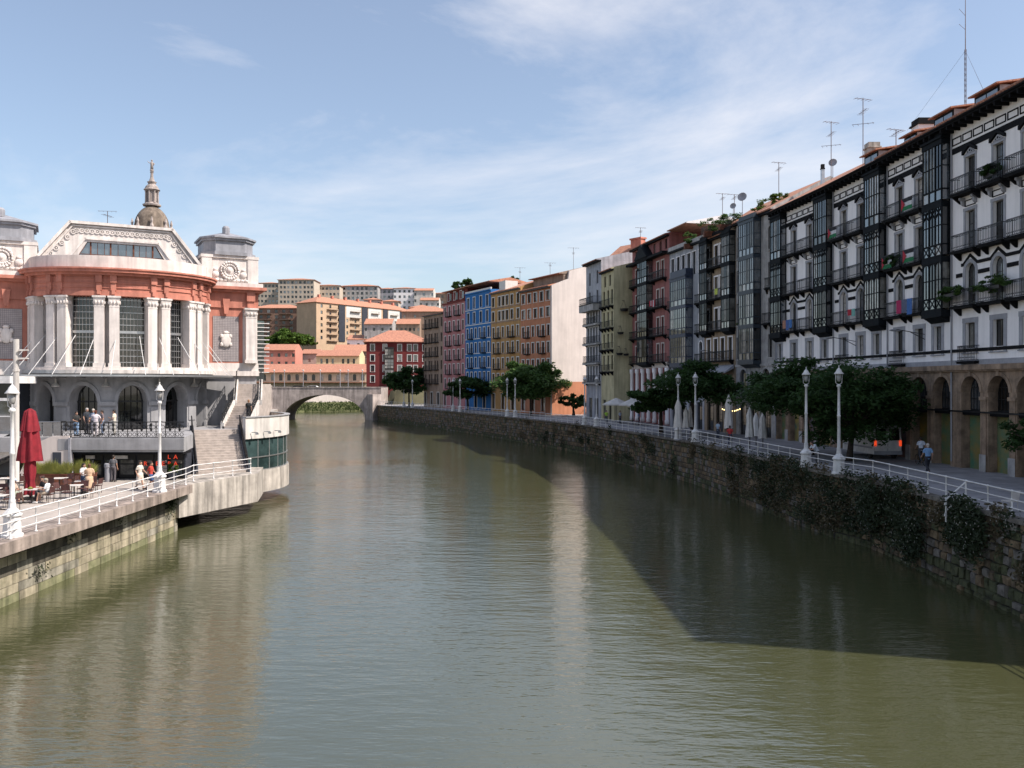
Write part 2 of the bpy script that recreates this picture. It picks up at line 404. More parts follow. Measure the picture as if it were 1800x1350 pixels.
def bay(P, x0, x1, levels, p=.75, mat=None, nf=3, top=.5, lat=True, bot=.3, arch=False, sidepan=1):
    """glazed timber bay: frame with its own panes; levels = [(z floor, z ceiling)]"""
    mat = mat or M.navy; g = gz(P); w = x1-x0; fr = MB(); zb = levels[0][0]; zt = levels[-1][1]; t = .085
    for i in range(nf+1):
        x = x0+(w-t)*i/nf; fr.box(x, x+t, -p-.02, -p+t-.02, zb, zt)
    for X in (x0, x1-t): fr.box(X+.003, X+t-.003, -t, 0, zb, zt)
    fr.box(x0-.05, x1+.05, -p-.07, 0, zb-bot, zb); fr.box(x0-.10, x1+.10, -p-.14, 0, zt, zt+.16); fr.box(x0+.02, x1-.02, -p+.02, 0, zt+.16, zt+top)
    fr.prismx([(0, zb-bot), (-p+.05, zb-bot), (-.1, zb-bot-.35), (0, zb-bot-.35)], x0+.1, x1-.1)
    B = part('bay_window', fr, mat, P)
    pw = (w-t)/nf
    for k, (a, b) in enumerate(levels):
        f2 = MB(); hp = .78
        f2.box(x0-.02, x1+.02, -p-.045, 0, b-.34, b+.03 if k < len(levels)-1 else b)        # belt between floors
        f2.box(x0+.01, x1-.01, -p-.03, -p+.05, a+hp-.05, a+hp+.05)                           # sill rail
        for X in (x0+.006, x1-.056): f2.box(X, X+.05, -p+.05, -.05, a+hp-.05, a+hp+.05)
        f2.box(x0+.01, x1-.01, -p-.03, -p+.05, a, a+.10)
        zm = a+hp+(b-.34-a-hp)*.52
        f2.box(x0+.02, x1-.02, -p-.018, -p+.03, zm-.03, zm+.03)
        for X in (x0+.012, x1-.05): f2.box(X, X+.038, -p+.05, -.05, zm-.03, zm+.03)
        for i in range(nf):
            xa = x0+pw*i+t; xb = x0+pw*(i+1)
            f2.box((xa+xb)/2-.018, (xa+xb)/2+.018, -p-.012, -p+.025, a+hp, b-.3)
            if lat and k < len(levels)-1:                                                    # crossed bars in the lower panel
                f2.beam((xa, -p-.0, a+.1), (xb, -p-.0, a+hp), .03); f2.beam((xb, -p+.004, a+.1), (xa, -p+.004, a+hp), .03)
            if lat and 0 < k < len(levels)-1:
                f2.beam((xa, -p, b-.34), (xb, -p, b-1.0), .05); f2.beam((xb, -p+.006, b-.34), (xa, -p+.006, b-1.0), .05)
            if arch and k == 0:
                for q in range(6):
                    t0 = math.pi*q/6; t1 = math.pi*(q+1)/6; r = (xb-xa)/2; c = (xa+xb)/2; zz = b-.34-r
                    P4 = [(c-r*math.cos(t0), zz+r*math.sin(t0)), (c-r*math.cos(t1), zz+r*math.sin(t1)), (c-r*math.cos(t1), b-.34), (c-r*math.cos(t0), b-.34)]
                    f2.hexa([(u, -p-.01, v) for u, v in P4], [(u, -p+.04, v) for u, v in P4])
        part('glazing_bars', f2, mat, B)
        for i in range(nf):
            for (c, d) in ((a+.1, a+hp-.05), (a+hp+.05, b-.34)):
                gm = cached(('bp', round(pw-t, 3), round(d-c, 3)), lambda: MB().box(0, pw-t, 0, .012, 0, d-c).mesh('pane'))
                inst(gm, 'pane', B, (x0+pw*i+t, -p+.03, c-g), random.choices((M.glass3, M.glass2, M.glass, M.curtain), (6, 2, 2, 2.5))[0])
        for X in (x0+.03, x1-.045):
            gm = cached(('bs', round(p, 3), round(b-a, 3)), lambda: MB().box(0, .012, 0, p-.05-t, 0, b-a-.44).mesh('pane'))
            inst(gm, 'pane', B, (X, -p+.05, a+.1-g), random.choice((M.glass3, M.glass2, M.glass)))
    return B
def roof_part(P, W_, dep, ze, rise, ov=.55, mat=None, endmat=None, back=True, th=.14, x0=0.):
    m = MB(); mid = dep*.5
    poly = [(-ov, ze+.01), (-ov, ze+th), (mid, ze+rise+th), (dep+ov, ze+th), (dep+ov, ze+.01)]
    n = 5; xa, xb = x0-.0, x0+W_
    m.add([(xa, y, z) for y, z in poly]+[(xb, y, z) for y, z in poly], [(0, 5, 6, 1), (1, 6, 7, 2), (2, 7, 8, 3), (3, 8, 9, 4), (4, 9, 5, 0)])
    m.cur = 1; m.add([(xa, y, z) for y, z in poly]+[(xb, y, z) for y, z in poly], [(0, 1, 2, 3, 4), (5, 6, 7, 8, 9)])
    return part('roof', m, [mat or M.tile, endmat or M.white], P)
def gutter(P, W_, ze, ov=.55, mat=None):
    m = MB(); m.tube([(-.02, -ov-.06, ze+.02), (W_+.02, -ov-.06, ze+.02)], .075, 6)
    return part('gutter', m, mat or M.zinc, P)
def pipe(P, x, z0, z1, y=-.07, mat=None):
    return part('downpipe', MB().tube([(x, y, z0), (x, y, z1)], .055, 6), mat or M.zinc, P)
def building(name, label, A, B, zg, ze, dep, wm, floors, rise=2.2, ov=.5, roof=True, rmat=None, group=None, cat='building', base=None, cor=True, hip=False):
    """A = left end of the facade as seen from outside, B = right end"""
    d = Vector((B[0]-A[0], B[1]-A[1])); W_ = d.length-.03
    T = thing(name, label, cat, (A[0], A[1], zg), math.atan2(d.y, d.x), group)
    ops = []
    for f in floors:
        for x in f['cols']:
            a = x*W_ if f.get('rel', True) else x
            ops.append((a-f['w']/2, a+f['w']/2, f['z']+f.get('sill', 0), f['z']+f.get('sill', 0)+f['h'], f.get('rise', 0)))
    m = MB(); wall(m, 0, W_, zg, ze, ops, .3)
    m.quad((0, 0, zg), (0, dep, zg), (0, dep, ze), (0, 0, ze)); m.quad((W_, 0, zg), (W_, dep, zg), (W_, dep, ze), (W_, 0, ze))
    m.quad((0, dep, zg), (W_, dep, zg), (W_, dep, ze), (0, dep, ze)); m.quad((0, 0, ze), (W_, 0, ze), (W_, dep, ze), (0, dep, ze))
    part('wall', m, wm, T)
    for f in floors:
        z = f['z']+f.get('sill', 0)
        for i, x in enumerate(f['cols']):
            a = x*W_ if f.get('rel', True) else x
            if f.get('skip'): continue
            window(T, a, z, f['w'], f['h'], f.get('rise', 0), f.get('nx', 2), f.get('nz', 1), f.get('y', .17), f.get('fr'), f.get('gl'),
                   f.get('sw', 0), f.get('sm'), f.get('sill', 0) > .2, f.get('panes', True))
        for b in f.get('bal', ()):
            k = W_ if f.get('rel', True) else 1
            balcony(T, b[0]*k, b[1]*k, f['z'], f.get('bp', .6), 1.0, f.get('bm'), None, f.get('bsp', .15), f.get('orn', True), f.get('br', True))
        if f.get('belt'):
            part('string_course', MB().box(.002, W_-.002, -.06, 0, f['z']-.14, f['z']+.02), f['belt'], T)
    if cor: part('cornice', MB().box(-.0, W_, -ov*.8, 0, ze-.22, ze), cor if cor is not True else M.blacktrim, T)
    if roof:
        if hip:
            o = ov; h = MB(); hx = min(dep, W_)*.5
            h.add([(-o, -o, ze), (W_+o, -o, ze), (W_+o, dep+o, ze), (-o, dep+o, ze), (-o, -o, ze+.15), (W_+o, -o, ze+.15), (W_+o, dep+o, ze+.15), (-o, dep+o, ze+.15), (hx, dep/2, ze+rise), (W_-hx, dep/2, ze+rise)],
                  [(3, 2, 1, 0), (0, 1, 5, 4), (1, 2, 6, 5), (2, 3, 7, 6), (3, 0, 4, 7), (4, 5, 9, 8), (5, 6, 9), (6, 7, 8, 9), (7, 4, 8)])
            part('roof', h, rmat or M.tile, T)
        else: roof_part(T, W_, dep, ze, rise, ov, rmat, wm)
    return T, W_
# ------------------------------------------------------------------ the setting: river, banks, terrain
ZQ = 2.85       # left quay level
ZP = 3.85       # right promenade level
RAIL = [(20.3, 5), (20.3, 22), (20.1, 33), (20.2, 42), (20.2, 48.4), (19.3, 51.6), (18.8, 56), (17.9, 68), (16.8, 79.7), (13.6, 96), (9.7, 113), (4.9, 127), (-.9, 142.7), (-9.8, 166), (-22.5, 194.5), (-35.5, 222)]
struct('river_water', MB().quad((-220, -120, 0), (120, -120, 0), (120, 330, 0), (-220, 330, 0)), M.water)
tm = MB(); NX, NY = 90, 90
def hz(x, y):
    if y < 226: return -2.5 if -125 < x < 90 else 3.0
    if abs(x+49+(y-222)*.22) < 19 and y < 283+(x+90)*.6: return -2.5
    h = 8.0+max(0, y-326)*.19
    h = min(h, 50+3*math.sin(x*.011)+2*math.sin(x*.023+y*.01))
    return h
ys = [-300, -150, 0, 150, 225.9, 226, 227]+[228+3*i for i in range(110)]+[580, 640, 800, 1200, 2000, 3500]
xs = [-3000, -1200, -500, -300, -200, -126, -124]+[-120+3*i for i in range(71)]+[92, 100, 150, 250, 400, 900, 2500]
tm.add([(x, y, hz(x, y)) for y in ys for x in xs], [(j*len(xs)+i, j*len(xs)+i+1, (j+1)*len(xs)+i+1, (j+1)*len(xs)+i) for j in range(len(ys)-1) for i in range(len(xs)-1)])
struct('hillside_terrain', tm, M.soil, True)
# right promenade
rp_ = [(x+.25, y) for x, y in RAIL]
struct('promenade', MB().prism([(100, 5)]+[(100, 226)]+[(rp_[-1][0], 226)]+rp_[::-1], -3, ZP), M.paver)
# right bank wall: rubble stones, near ones one by one
def alongrail(off=0.):
    out = []
    for (a, b), (c, d) in zip(RAIL, RAIL[1:]):
        L_ = math.hypot(c-a, d-b); out.append((Vector((a, b)), Vector(((c-a)/L_, (d-b)/L_)), L_))
    return out
wm_ = MB()
for p, t, L_ in alongrail():
    n = Vector((-t.y, t.x)); q = p+t*L_
    wm_.hexa([(p.x, p.y, -2), (q.x, q.y, -2), (q.x-n.x*.4, q.y-n.y*.4, -2), (p.x-n.x*.4, p.y-n.y*.4, -2)],
             [(p.x, p.y, ZP-.16), (q.x, q.y, ZP-.16), (q.x-n.x*.4, q.y-n.y*.4, ZP-.16), (p.x-n.x*.4, p.y-n.y*.4, ZP-.16)])
RW = struct('river_wall_right', wm_, M.mortar)
def stone_mesh(k):
    rr = random.Random(k); m = MB(); j = lambda s=.13: rr.uniform(-s, s)
    fx = [(.0, -.5), (1, -.5), (1, .5), (0, .5)]
    b = [(x-.5+j(), .0, z+j()) for x, z in fx]; f = [((x-.5)*.86+j(), -1-.3*rr.random(), z*.86+j()) for x, z in fx]
    m.hexa(b, f); return m.mesh('stone')
STM = [stone_mesh(k) for k in range(10)]
far_ = MB(); nst = 0
for p, t, L_ in alongrail():
    if p.y < 20: continue
    z = -.15; ang = math.atan2(t.y, t.x)+math.pi
    n = Vector((-t.y, t.x))
    while z < ZP-.2:
        hh = random.uniform(.30, .56); x = random.uniform(0, .3)
        if z+hh > ZP-.12: hh = ZP-.14-z
        while x < L_-.05:
            ww = min(random.uniform(.35, .85), L_-x); c = p+t*(x+ww/2)+n*.0
            if hh > .1 and ww > .12:
                near = c.y < 52 and c.y > 30.5 and nst < 300
                mat = random.choices(M.rub, (4, 4, 3, 2 if z > .7 else 30))[0]
                if near:
                    nst += 1
                    inst(STM[random.randrange(10)], 'stone', RW, (c.x, c.y, z+hh/2), mat, rot=(0, 0, ang), scale=(ww-.05, random.uniform(.05, .13), hh-.05))
                else:
                    rr = random.random(); far_.cur = M.rub.index(mat); me = random.uniform(.04, .10)
                    a = p+t*(x+.03); b = p+t*(x+ww-.03); o = n*me
                    jz = [random.uniform(-.03, .03) for _ in range(4)]
                    q = [(a.x, a.y, z+.03), (b.x, b.y, z+.03), (b.x, b.y, z+hh-.03), (a.x, a.y, z+hh-.03)]
                    s_ = t*min(.06, ww*.2)
                    q2 = [(a.x+o.x+s_.x, a.y+o.y+s_.y, z+.07+jz[0]), (b.x+o.x-s_.x, b.y+o.y-s_.y, z+.07+jz[1]), (b.x+o.x-s_.x, b.y+o.y-s_.y, z+hh-.07+jz[2]), (a.x+o.x+s_.x, a.y+o.y+s_.y, z+hh-.07+jz[3])]
                    far_.hexa(q, q2)
            x += ww
        z += hh
fs_ = inst(far_.mesh('rubble_stones', fix=False), 'rubble_stones', RW, mat=M.rub); fs_['kind'] = 'stuff'
for p, t, L_ in alongrail():                      # coping slabs
    n = Vector((-t.y, t.x)); k = max(1, int(L_/2.2)); l = L_/k
    if p.y < 20: continue
    cm = MB().box(0, l-.02, -.28, .22, 0, .19).mesh('coping_stone')
    for i in range(k):
        c = p+t*(l*i); inst(cm, 'coping_stone', RW, (c.x, c.y, ZP-.165), M.rub[2], rz=math.atan2(t.y, t.x))
# left quay
lb = [(-21.2, -60), (-21.2, 54.3), (-26, 58), (-30, 75), (-60, 222), (-60, 226), (-140, 226), (-140, -60)]
struct('left_quay', MB().prism(lb, -3, ZQ), M.paving)
LW = struct('quay_wall_left', MB().box(-21.2+.002, -21.05, 20, 54.3, -2, ZQ-.5), M.mortar)
bm_ = [MB().box(-.5+.014, .5-.014, -1, 0, .03, .97).mesh('block') for _ in range(1)]
M.blocks = [M.block, pm('quay_block_grey', (.36, .33, .27), .9, .35, 1.2, .5, .5, 5, c2=(.17, .16, .12)), pm('quay_block_crust_and_shade', (.13, .115, .09), .9, .4, 1.2, .6, .5, 5, c2=(.05, .045, .035)), pm('quay_block_algae', (.25, .24, .14), .9, .35, 1.4, .4, .5, 5, c2=(.13, .14, .07))]
z = -.05
for hh in (.42, .40, .44, .40, .42, .40):
    if z+hh > ZQ-.38: break
    y = 27+random.uniform(0, .8)
    while y < 54.2:
        ww = min(random.uniform(.8, 1.5), 54.28-y)
        inst(bm_[0], 'block', LW, (-21.05, y+ww/2, z), random.choices(M.blocks, (1, 3, 7, 0) if z > 1.2 else ((6, 3, 0, 0) if z > .2 else (2, 2, 0, 6)))[0], rot=(0, 0, R(90)), scale=(ww, random.uniform(.04, .07), hh)); y += ww  # upper rows darker: black crust, plus the cap's shade put into the colour
    z += hh
y = 20.
while y < 54.4:
    ww = min(random.uniform(2.2, 3.0), 54.6-y)
    inst(cached(('cap', round(ww, 1)), lambda: MB().box(-1.3, .0, 0, ww-.012, -.52, 0).mesh('cap_stone')), 'cap_stone', LW, (-20.15, y, ZQ+.012), M.capstone); y += ww
# ------------------------------------------------------------------ stone bridge
bx, by, hw, zd = -47.8, 220., 10.4, 8.25
BR = thing('stone_bridge', 'old grey stone arch bridge crossing the river at the end', 'bridge', (bx, by, 0))
m = MB(); x0, x1 = -30, 14.5
sp = [(x0, -2), (x0, zd-.0)]; n = 24
arch = [(-hw*math.cos(math.pi*i/n), .2+6.25*math.sin(math.pi*i/n)) for i in range(n+1)]
for y in (0., 12.):
    m.quad((x0, y, -2), (-hw, y, -2), (-hw, y, zd), (x0, y, zd)); m.quad((hw, y, -2), (x1, y, -2), (x1, y, zd), (hw, y, zd))
    for a, b in zip(arch, arch[1:]): m.quad((a[0], y, a[1]), (b[0], y, b[1]), (b[0], y, zd), (a[0], y, zd))
for a, b in zip(arch, arch[1:]): m.quad((a[0], 0, a[1]), (b[0], 0, b[1]), (b[0], 12, b[1]), (a[0], 12, a[1]))
for X in (-hw, hw): m.quad((X, 0, -2), (X, 12, -2), (X, 12, .2), (X, 0, .2))
for X in (x0, x1): m.quad((X, 0, -2), (X, 12, -2), (X, 12, zd), (X, 0, zd))
m.quad((x0, 0, zd-.9), (x1, 0, zd-.9), (x1, 12, zd-.9), (x0, 12, zd-.9))
part('span', m, M.bridge, BR)
part('parapet', MB().box(x0, x1, -.12, .35, zd, zd+.2).box(x0, x1, 11.7, 12.1, zd, zd+.2), M.bridge, BR)
vm = MB()
for i in range(n):
    a, b = arch[i], arch[i+1]; sc = lambda p, k: (p[0]*k, .2+(p[1]-.2)*k)
    vm.hexa([(a[0], -.06, a[1]), (b[0], -.06, b[1]), (sc(b, 1.07)[0], -.06, sc(b, 1.07)[1]), (sc(a, 1.07)[0], -.06, sc(a, 1.07)[1])],
            [(a[0], .1, a[1]), (b[0], .1, b[1]), (sc(b, 1.07)[0], .1, sc(b, 1.07)[1]), (sc(a, 1.07)[0], .1, sc(a, 1.07)[1])])
part('arch_ring', vm, M.bridge, BR)
part('cutwater', MB().prism([(hw+.6, 0), (hw+2.4, -2.8), (hw+4.2, 0)], -2, 6.6), M.bridge, BR); part('buttress', MB().prism([(-16.5, 0), (-15.3, -.7), (-14, -.7), (-13.2, 0)], -2, zd+.6), M.bridge, BR)
struct('river_wall_far', MB().hexa([(-110, 268, -2), (-20, 322, -2), (-21, 324, -2), (-111, 270, -2)], [(-110, 268, 7.6), (-20, 322, 7.6), (-21, 324, 7.6), (-111, 270, 7.6)]), M.cream)
struct('grass_bank', MB().quad((-107, 260, -.5), (-17, 314, -.5), (-20, 321.8, 3.0), (-110, 267.8, 3.0)), pm('bank_turf', (.15, .16, .07), .95, .3, .4))
gm = MB(); rr = random.Random(3)
for i in range(3500):
    x = rr.uniform(-100, -35); k = rr.random(); y_ = 261+(x+107)*.6+7*k; gm.beam((x, y_, 3.0*k), (x+rr.uniform(-.5, .5), y_-.4, 3.0*k+rr.uniform(.2, .6)), .16, .03)
o = inst(gm.mesh('bank_grass', fix=False), 'bank_grass', None, mat=M.leaf); o['kind'] = 'stuff'; o['label'] = 'green grass on the far bank seen through the arch'

# ------------------------------------------------------------------ right row of town houses
def C(x, y): return (x, y)
FW = [(30.0, 24.6), (29.6, 33.4), (29.3, 44.7), (28.55, 56.2), (28.0, 64.5), (27.2, 73.2), (25.75, 84.4)]
LV = [10.5, 14.1, 17.6, 21.2]
EW = 25.75
def hood_mesh():
    m = MB()
    for s in (-1, 1): m.hexa([(0, -.16, .42), (s*.72, -.16, -.02), (s*.72, 0, -.02), (0, 0, .42)], [(0, -.16, .64), (s*.72, -.16, .20), (s*.72, 0, .20), (0, 0, .64)])
    return m.mesh('hood')
def medal_mesh():
    m = MB(); m.prismy([(-.5, .0), (.5, .0), (.0, .36)], -.05, 0)
    return m.mesh('tympanum')
def dot_mesh():
    return MB().prismy([(.07*math.cos(a*.785), .07*math.sin(a*.785)) for a in range(8)], -.068, -.05).mesh('painted_dot')
def corbel_mesh():
    m = MB(); m.prismx([(0, 0), (-.36, 0), (-.36, -.12), (-.24, -.2), (-.2, -.42), (-.06, -.52), (0, -.52)], -.09, .09); return m.mesh('corbel')
def white_house(label, A, B, cols, bays, hooddots=True):
    """white arcaded house: stone arches below, four floors of tall windows, dark bays; cols and bays measured from the far end"""
    d = Vector((B[0]-A[0], B[1]-A[1])); Wd = d.length-.02
    T = thing('town_house', label, 'building', (A[0], A[1], ZP), math.atan2(d.y, d.x), 'white arcaded houses along the promenade')
    inbay = lambda x: any(a-.3 < x < b+.3 for a, b in bays)
    ops = []
    for x in cols:
        ops += [(x-.5, x+.5, LV[0]+.95, LV[0]+2.55, 0), (x-.52, x+.52, LV[1], LV[1]+2.7, .52), (x-.5, x+.5, LV[2], LV[2]+2.5, 0), (x-.5, x+.5, LV[3], LV[3]+2.3, 0)]
    for a, b in bays: ops += [(a+.35, a+1.25, LV[0]+.95, LV[0]+2.55, 0)]
    m = MB(); wall(m, 0, Wd, 10.35, EW, ops, .32)
    dep = 13
    for X in (0, Wd): m.quad((X, 0, ZP), (X, dep, ZP), (X, dep, EW), (X, 0, EW))
    m.quad((0, dep, ZP), (Wd, dep, ZP), (Wd, dep, EW), (0, dep, EW))
    part('wall', m, M.white, T)
    # arcade
    xs_ = list(cols)
    st = 2.75
    if cols[0]-st > .6: xs_ = [cols[0]-st]+xs_
    while xs_[-1]+st < Wd-.9: xs_.append(xs_[-1]+st)
    aops = [(x-1.0, x+1.0, ZP, 9.7, 1.0) for x in xs_]
    m = MB(); wall(m, 0, Wd, ZP, 10.35, aops, .75); part('arcade', m, M.stonebrown, T)
    cm = MB(); cm.box(0, Wd, -.28, 0, 10.08, 10.4).box(0, Wd, -.16, 0, 9.98, 10.08); part('cornice', cm, M.stonebrown, T)
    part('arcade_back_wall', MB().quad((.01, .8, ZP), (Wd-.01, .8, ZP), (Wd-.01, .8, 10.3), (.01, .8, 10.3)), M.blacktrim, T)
    for i, x in enumerate(xs_):
        am = MB(); nA = 12
        for k in range(nA):
            t0 = math.pi*k/nA; t1 = math.pi*(k+1)/nA; q = [(x-r*math.cos(t), 8.7+r*math.sin(t)) for t, r in ((t0, 1.0), (t1, 1.0), (t1, 1.22), (t0, 1.22))]
            am.hexa([(u, -.05, v) for u, v in q], [(u, .05, v) for u, v in q])
        am.box(x-.14, x+.14, -.1, .0, 9.68, 10.02)
        part('arch_moulding', am, M.stonebrown, T)
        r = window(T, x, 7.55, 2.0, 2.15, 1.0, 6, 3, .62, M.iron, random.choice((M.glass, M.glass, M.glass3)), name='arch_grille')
        part('shop_lintel', MB().box(x-1.0, x+1.0, .1, .7, 7.25, 7.55), M.blacktrim, T)
        sm = MB(); z = ZP
        while z < 7.2: sm.hexa([(x-.98, .55, z), (x+.98, .55, z), (x+.98, .66, z), (x-.98, .66, z)], [(x-.98, .58, z+.11), (x+.98, .58, z+.11), (x+.98, .66, z+.11), (x-.98, .66, z+.11)]); z += .115
        part('shop_shutter', sm, random.choice((M.graff1, M.graff2, M.graff3, M.shutter, M.graff1)), T)
    for i in range(len(xs_)-1):
        x = (xs_[i]+xs_[i+1])/2; pmn = MB()
        pmn.box(x-.30, x+.30, -.10, .0, ZP, ZP+1.0); pmn.box(x-.26, x+.26, -.06, 0, ZP+1.0, 8.2); pmn.box(x-.34, x+.34, -.13, 0, 8.2, 8.42)
        p_ = part('pillar', pmn, M.stonebrown, T)
        part('pillar_base', MB().box(x-.32, x+.32, -.12, -.1, ZP, ZP+1.05), M.pale, p_)
    # painted bands and friezes
    part('base_band', MB().box(0, Wd, -.05, 0, 10.4, 10.72), M.graytrim, T)
    part('sill_band', MB().box(0, Wd, -.06, 0, LV[0]+.72, LV[0]+.92), M.blacktrim, T)
    part('eave_band', MB().box(0, Wd, -.04, 0, 24.02, 24.4), M.blacktrim, T)
    x = .15
    while x < Wd-.3:
        xe = x+1.0
        if not inbay((x+xe)/2):
            inst(cached('ffr', lambda: MB().box(0, 1, -.035, 0, 0, .08).box(0, 1, -.035, 0, .42, .5).box(0, .08, -.035, 0, .08, .42).box(.92, 1, -.035, 0, .08, .42).mesh('frieze_frame')), 'frieze_frame', T, (x, 0, 24.56-ZP), M.blacktrim)
        x += 1.12
    # zigzag band over the second floor
    zb = MB(); pts = []
    for x in cols: pts += [(x-.95, 16.75), (x-.75, 16.75), (x, 17.28), (x+.75, 16.75), (x+.95, 16.75)]
    for a, b in zip(pts, pts[1:]):
        if b[0]-a[0] < .01 or inbay((a[0]+b[0])/2): continue
        zb.hexa([(a[0], -.05, a[1]-.1), (b[0], -.05, b[1]-.1), (b[0], 0, b[1]-.1), (a[0], 0, a[1]-.1)], [(a[0], -.05, a[1]+.1), (b[0], -.05, b[1]+.1), (b[0], 0, b[1]+.1), (a[0], 0, a[1]+.1)])
    for a, b in list(zip([x+.85 for x in cols], [x-.85 for x in cols[1:]]))+[(max(.05, cols[0]-1.5), cols[0]-.85)]: part('dash_band', MB().box(a, b, -.05, 0, 16.0, 16.25), M.blacktrim, T)
    part('zigzag_band', zb, M.blacktrim, T)
    hm = cached('hood', hood_mesh); mm_ = cached('medal', medal_mesh); dm = cached('dots', dot_mesh); kb = cached('corbel', corbel_mesh)
    for i, x in enumerate(cols):
        window(T, x, LV[0]+.95, 1.0, 1.6, 0, 2, 1, .2, M.brownframe, None, .3, M.graytrim, True)
        r = window(T, x, LV[1], 1.04, 2.7, .52, 2, 3, .2, M.brownframe, None, .24, M.graytrim, False)
        r = window(T, x, LV[2], 1.0, 2.5, 0, 2, 3, .2, M.brownframe, None, .2, M.graytrim, False)
        inst(cached('lintel_panel', lambda: MB().box(-.05, 1.05, -.06, 0, 2.78, 2.83).box(-.05, 1.05, -.06, 0, 3.12, 3.17).box(-.05, .0, -.06, 0, 2.83, 3.12).box(1.0, 1.05, -.06, 0, 2.83, 3.12).mesh('lintel_panel')), 'lintel_panel', r, (0, -.2, 0), M.blacktrim)
        for s in (-.62, .62): inst(kb, 'corbel', r, (.5+s, -.2, 3.36), M.graytrim)
        r = window(T, x, LV[3], 1.0, 2.3, 0, 2, 3, .2, M.brownframe, None, .16, M.graytrim, False)
        inst(mm_, 'tympanum', r, (.5, -.2, 2.48), M.graytrim); [inst(dm, 'painted_dot', r, (.5+dx_, -.2, 2.48+dz_), M.blacktrim, scale=(k_, 1, k_)) for dx_, dz_, k_ in ((0, .16, 1), (-.2, .09, .65), (.2, .09, .65))]; inst(hm, 'hood', r, (.5, -.2, 2.5), M.blacktrim)
        if i % 3 == 0: balcony(T, x-.95, x+.95, LV[0]+.12, .35, .95, br=False)
        for l in LV[1:]: balcony(T, x-1.18, x+1.18, l, .62 if l < 20 else .7)
    for a, b in bays:
        window(T, a+.8, LV[0]+.95, .9, 1.6, 0, 2, 1, .2, M.brownframe, None, .3, M.graytrim, True)
        bay(T, a, b, [(LV[1]-.05, LV[2]-.1), (LV[2]-.05, LV[3]-.1), (LV[3]-.05, 25.2)], .62, M.navy, 3, .55, True, .45, True)
    pipe(T, .12, 4.2, EW-.3)
    part('cable_duct', MB().box(.2, Wd, -.2, -.13, 7.42, 7.52), M.iron, T)
    gutter(T, Wd, EW+.02, .95, M.blacktrim)
    part('eaves', MB().box(0, Wd, -.95, 0, EW-.12, EW), M.blacktrim, T)
    em_ = cached('ebr', lambda: MB().box(0, .12, -.9, 0, EW-ZP-.34, EW-ZP-.12).mesh('eave_bracket'))
    for i in range(int(Wd/.7)): inst(em_, 'eave_bracket', T, (.2+i*.7, 0, 0), M.blacktrim)
    roof_part(T, Wd, 13, EW, 3.9, .95, M.tilebr, M.white)
    return T, Wd
tmesh = cached('etile', lambda: MB().tube([(0, -.12, 0), (0, .5, .25)], [.1, .085], 8).mesh('eave_tile', True))
def eave_tiles(T, Wd, ov=.95):
    rp = [c for c in T.children if c.name.startswith('roof')][0]
    for i in range(int(Wd/.26)):
        inst(tmesh, 'eave_tile', rp, (.13+i*.26, -ov+.02, EW-ZP+.16), M.tile if i % 3 else M.tilebr)
def dormer(T, x, w, z, y, h=1.3, ln=3.0, roof=None, tex=None):
    m = MB(); m.box(x, x+w, y, y+ln, z, z+h); D = part('dormer', m, tex or M.pale, T); part('dormer_front', MB().box(x+.02, x+w-.02, y-.025, y, z+.02, z+h-.02), M.navy, D)
    part('dormer_roof', MB().hexa([(x-.2, y-.35, z+h), (x+w+.2, y-.35, z+h), (x+w+.2, y+ln, z+h+.55), (x-.2, y+ln, z+h+.55)],
                                 [(x-.2, y-.35, z+h+.1), (x+w+.2, y-.35, z+h+.1), (x+w+.2, y+ln, z+h+.67), (x-.2, y+ln, z+h+.67)]), roof or M.tilebr, D)
    part('dormer_window', MB().box(x+.18, x+w/2-.05, y-.04, y+.01, z+.55, z+h-.16).box(x+w/2+.05, x+w-.18, y-.04, y+.01, z+.55, z+h-.16), M.glass3, D)
def Ld(A, B): return math.hypot(A[0]-B[0], A[1]-B[1])-.02
T1, w1 = white_house('white arcaded house nearest the camera with three window columns, cut by the frame', FW[3], FW[2], [2.1, 4.9, 7.6], [(Ld(FW[3], FW[2])-2.35, Ld(FW[3], FW[2])-.03)])
eave_tiles(T1, w1); dormer(T1, .6, 2.6, 26.4, 1.2, 1.2, 3.4); 
T2, w2 = white_house('white arcaded house second from the right edge with flags on its balconies', FW[4], FW[3], [1.75, 4.45], [(Ld(FW[4], FW[3])-2.35, Ld(FW[4], FW[3])-.03)])
eave_tiles(T2, w2); dormer(T2, 4.4, 2.4, 26.4, 1.1, 1.2, 3.4); dormer(T2, .2, 1.8, 26.4, 1.2, 1.05, 3)
T3, w3 = white_house('white arcaded house third from the right edge behind the big tree', FW[5], FW[4], [1.85, 4.7], [(Ld(FW[5], FW[4])-2.35, Ld(FW[5], FW[4])-.03)])
dormer(T3, 3.2, 2.2, 26.4, 1.1, 1.15, 3)
T4, w4 = white_house('white arcaded house with two dark bays beside the grey stone house', FW[6], FW[5], [3.9, 7.0], [(.03, 2.35), (Ld(FW[6], FW[5])-2.35, Ld(FW[6], FW[5])-.03)])
T0, w0 = white_house('white arcaded house beyond the right edge of the frame', FW[2], FW[1], [2.1, 4.9, 7.6], [(Ld(FW[2], FW[1])-2.35, Ld(FW[2], FW[1])-.03)])
TZ, wz = white_house('white arcaded house farthest behind the right edge of the frame', FW[1], FW[0], [1.75, 4.45], [(Ld(FW[1], FW[0])-2.35, Ld(FW[1], FW[0])-.03)])
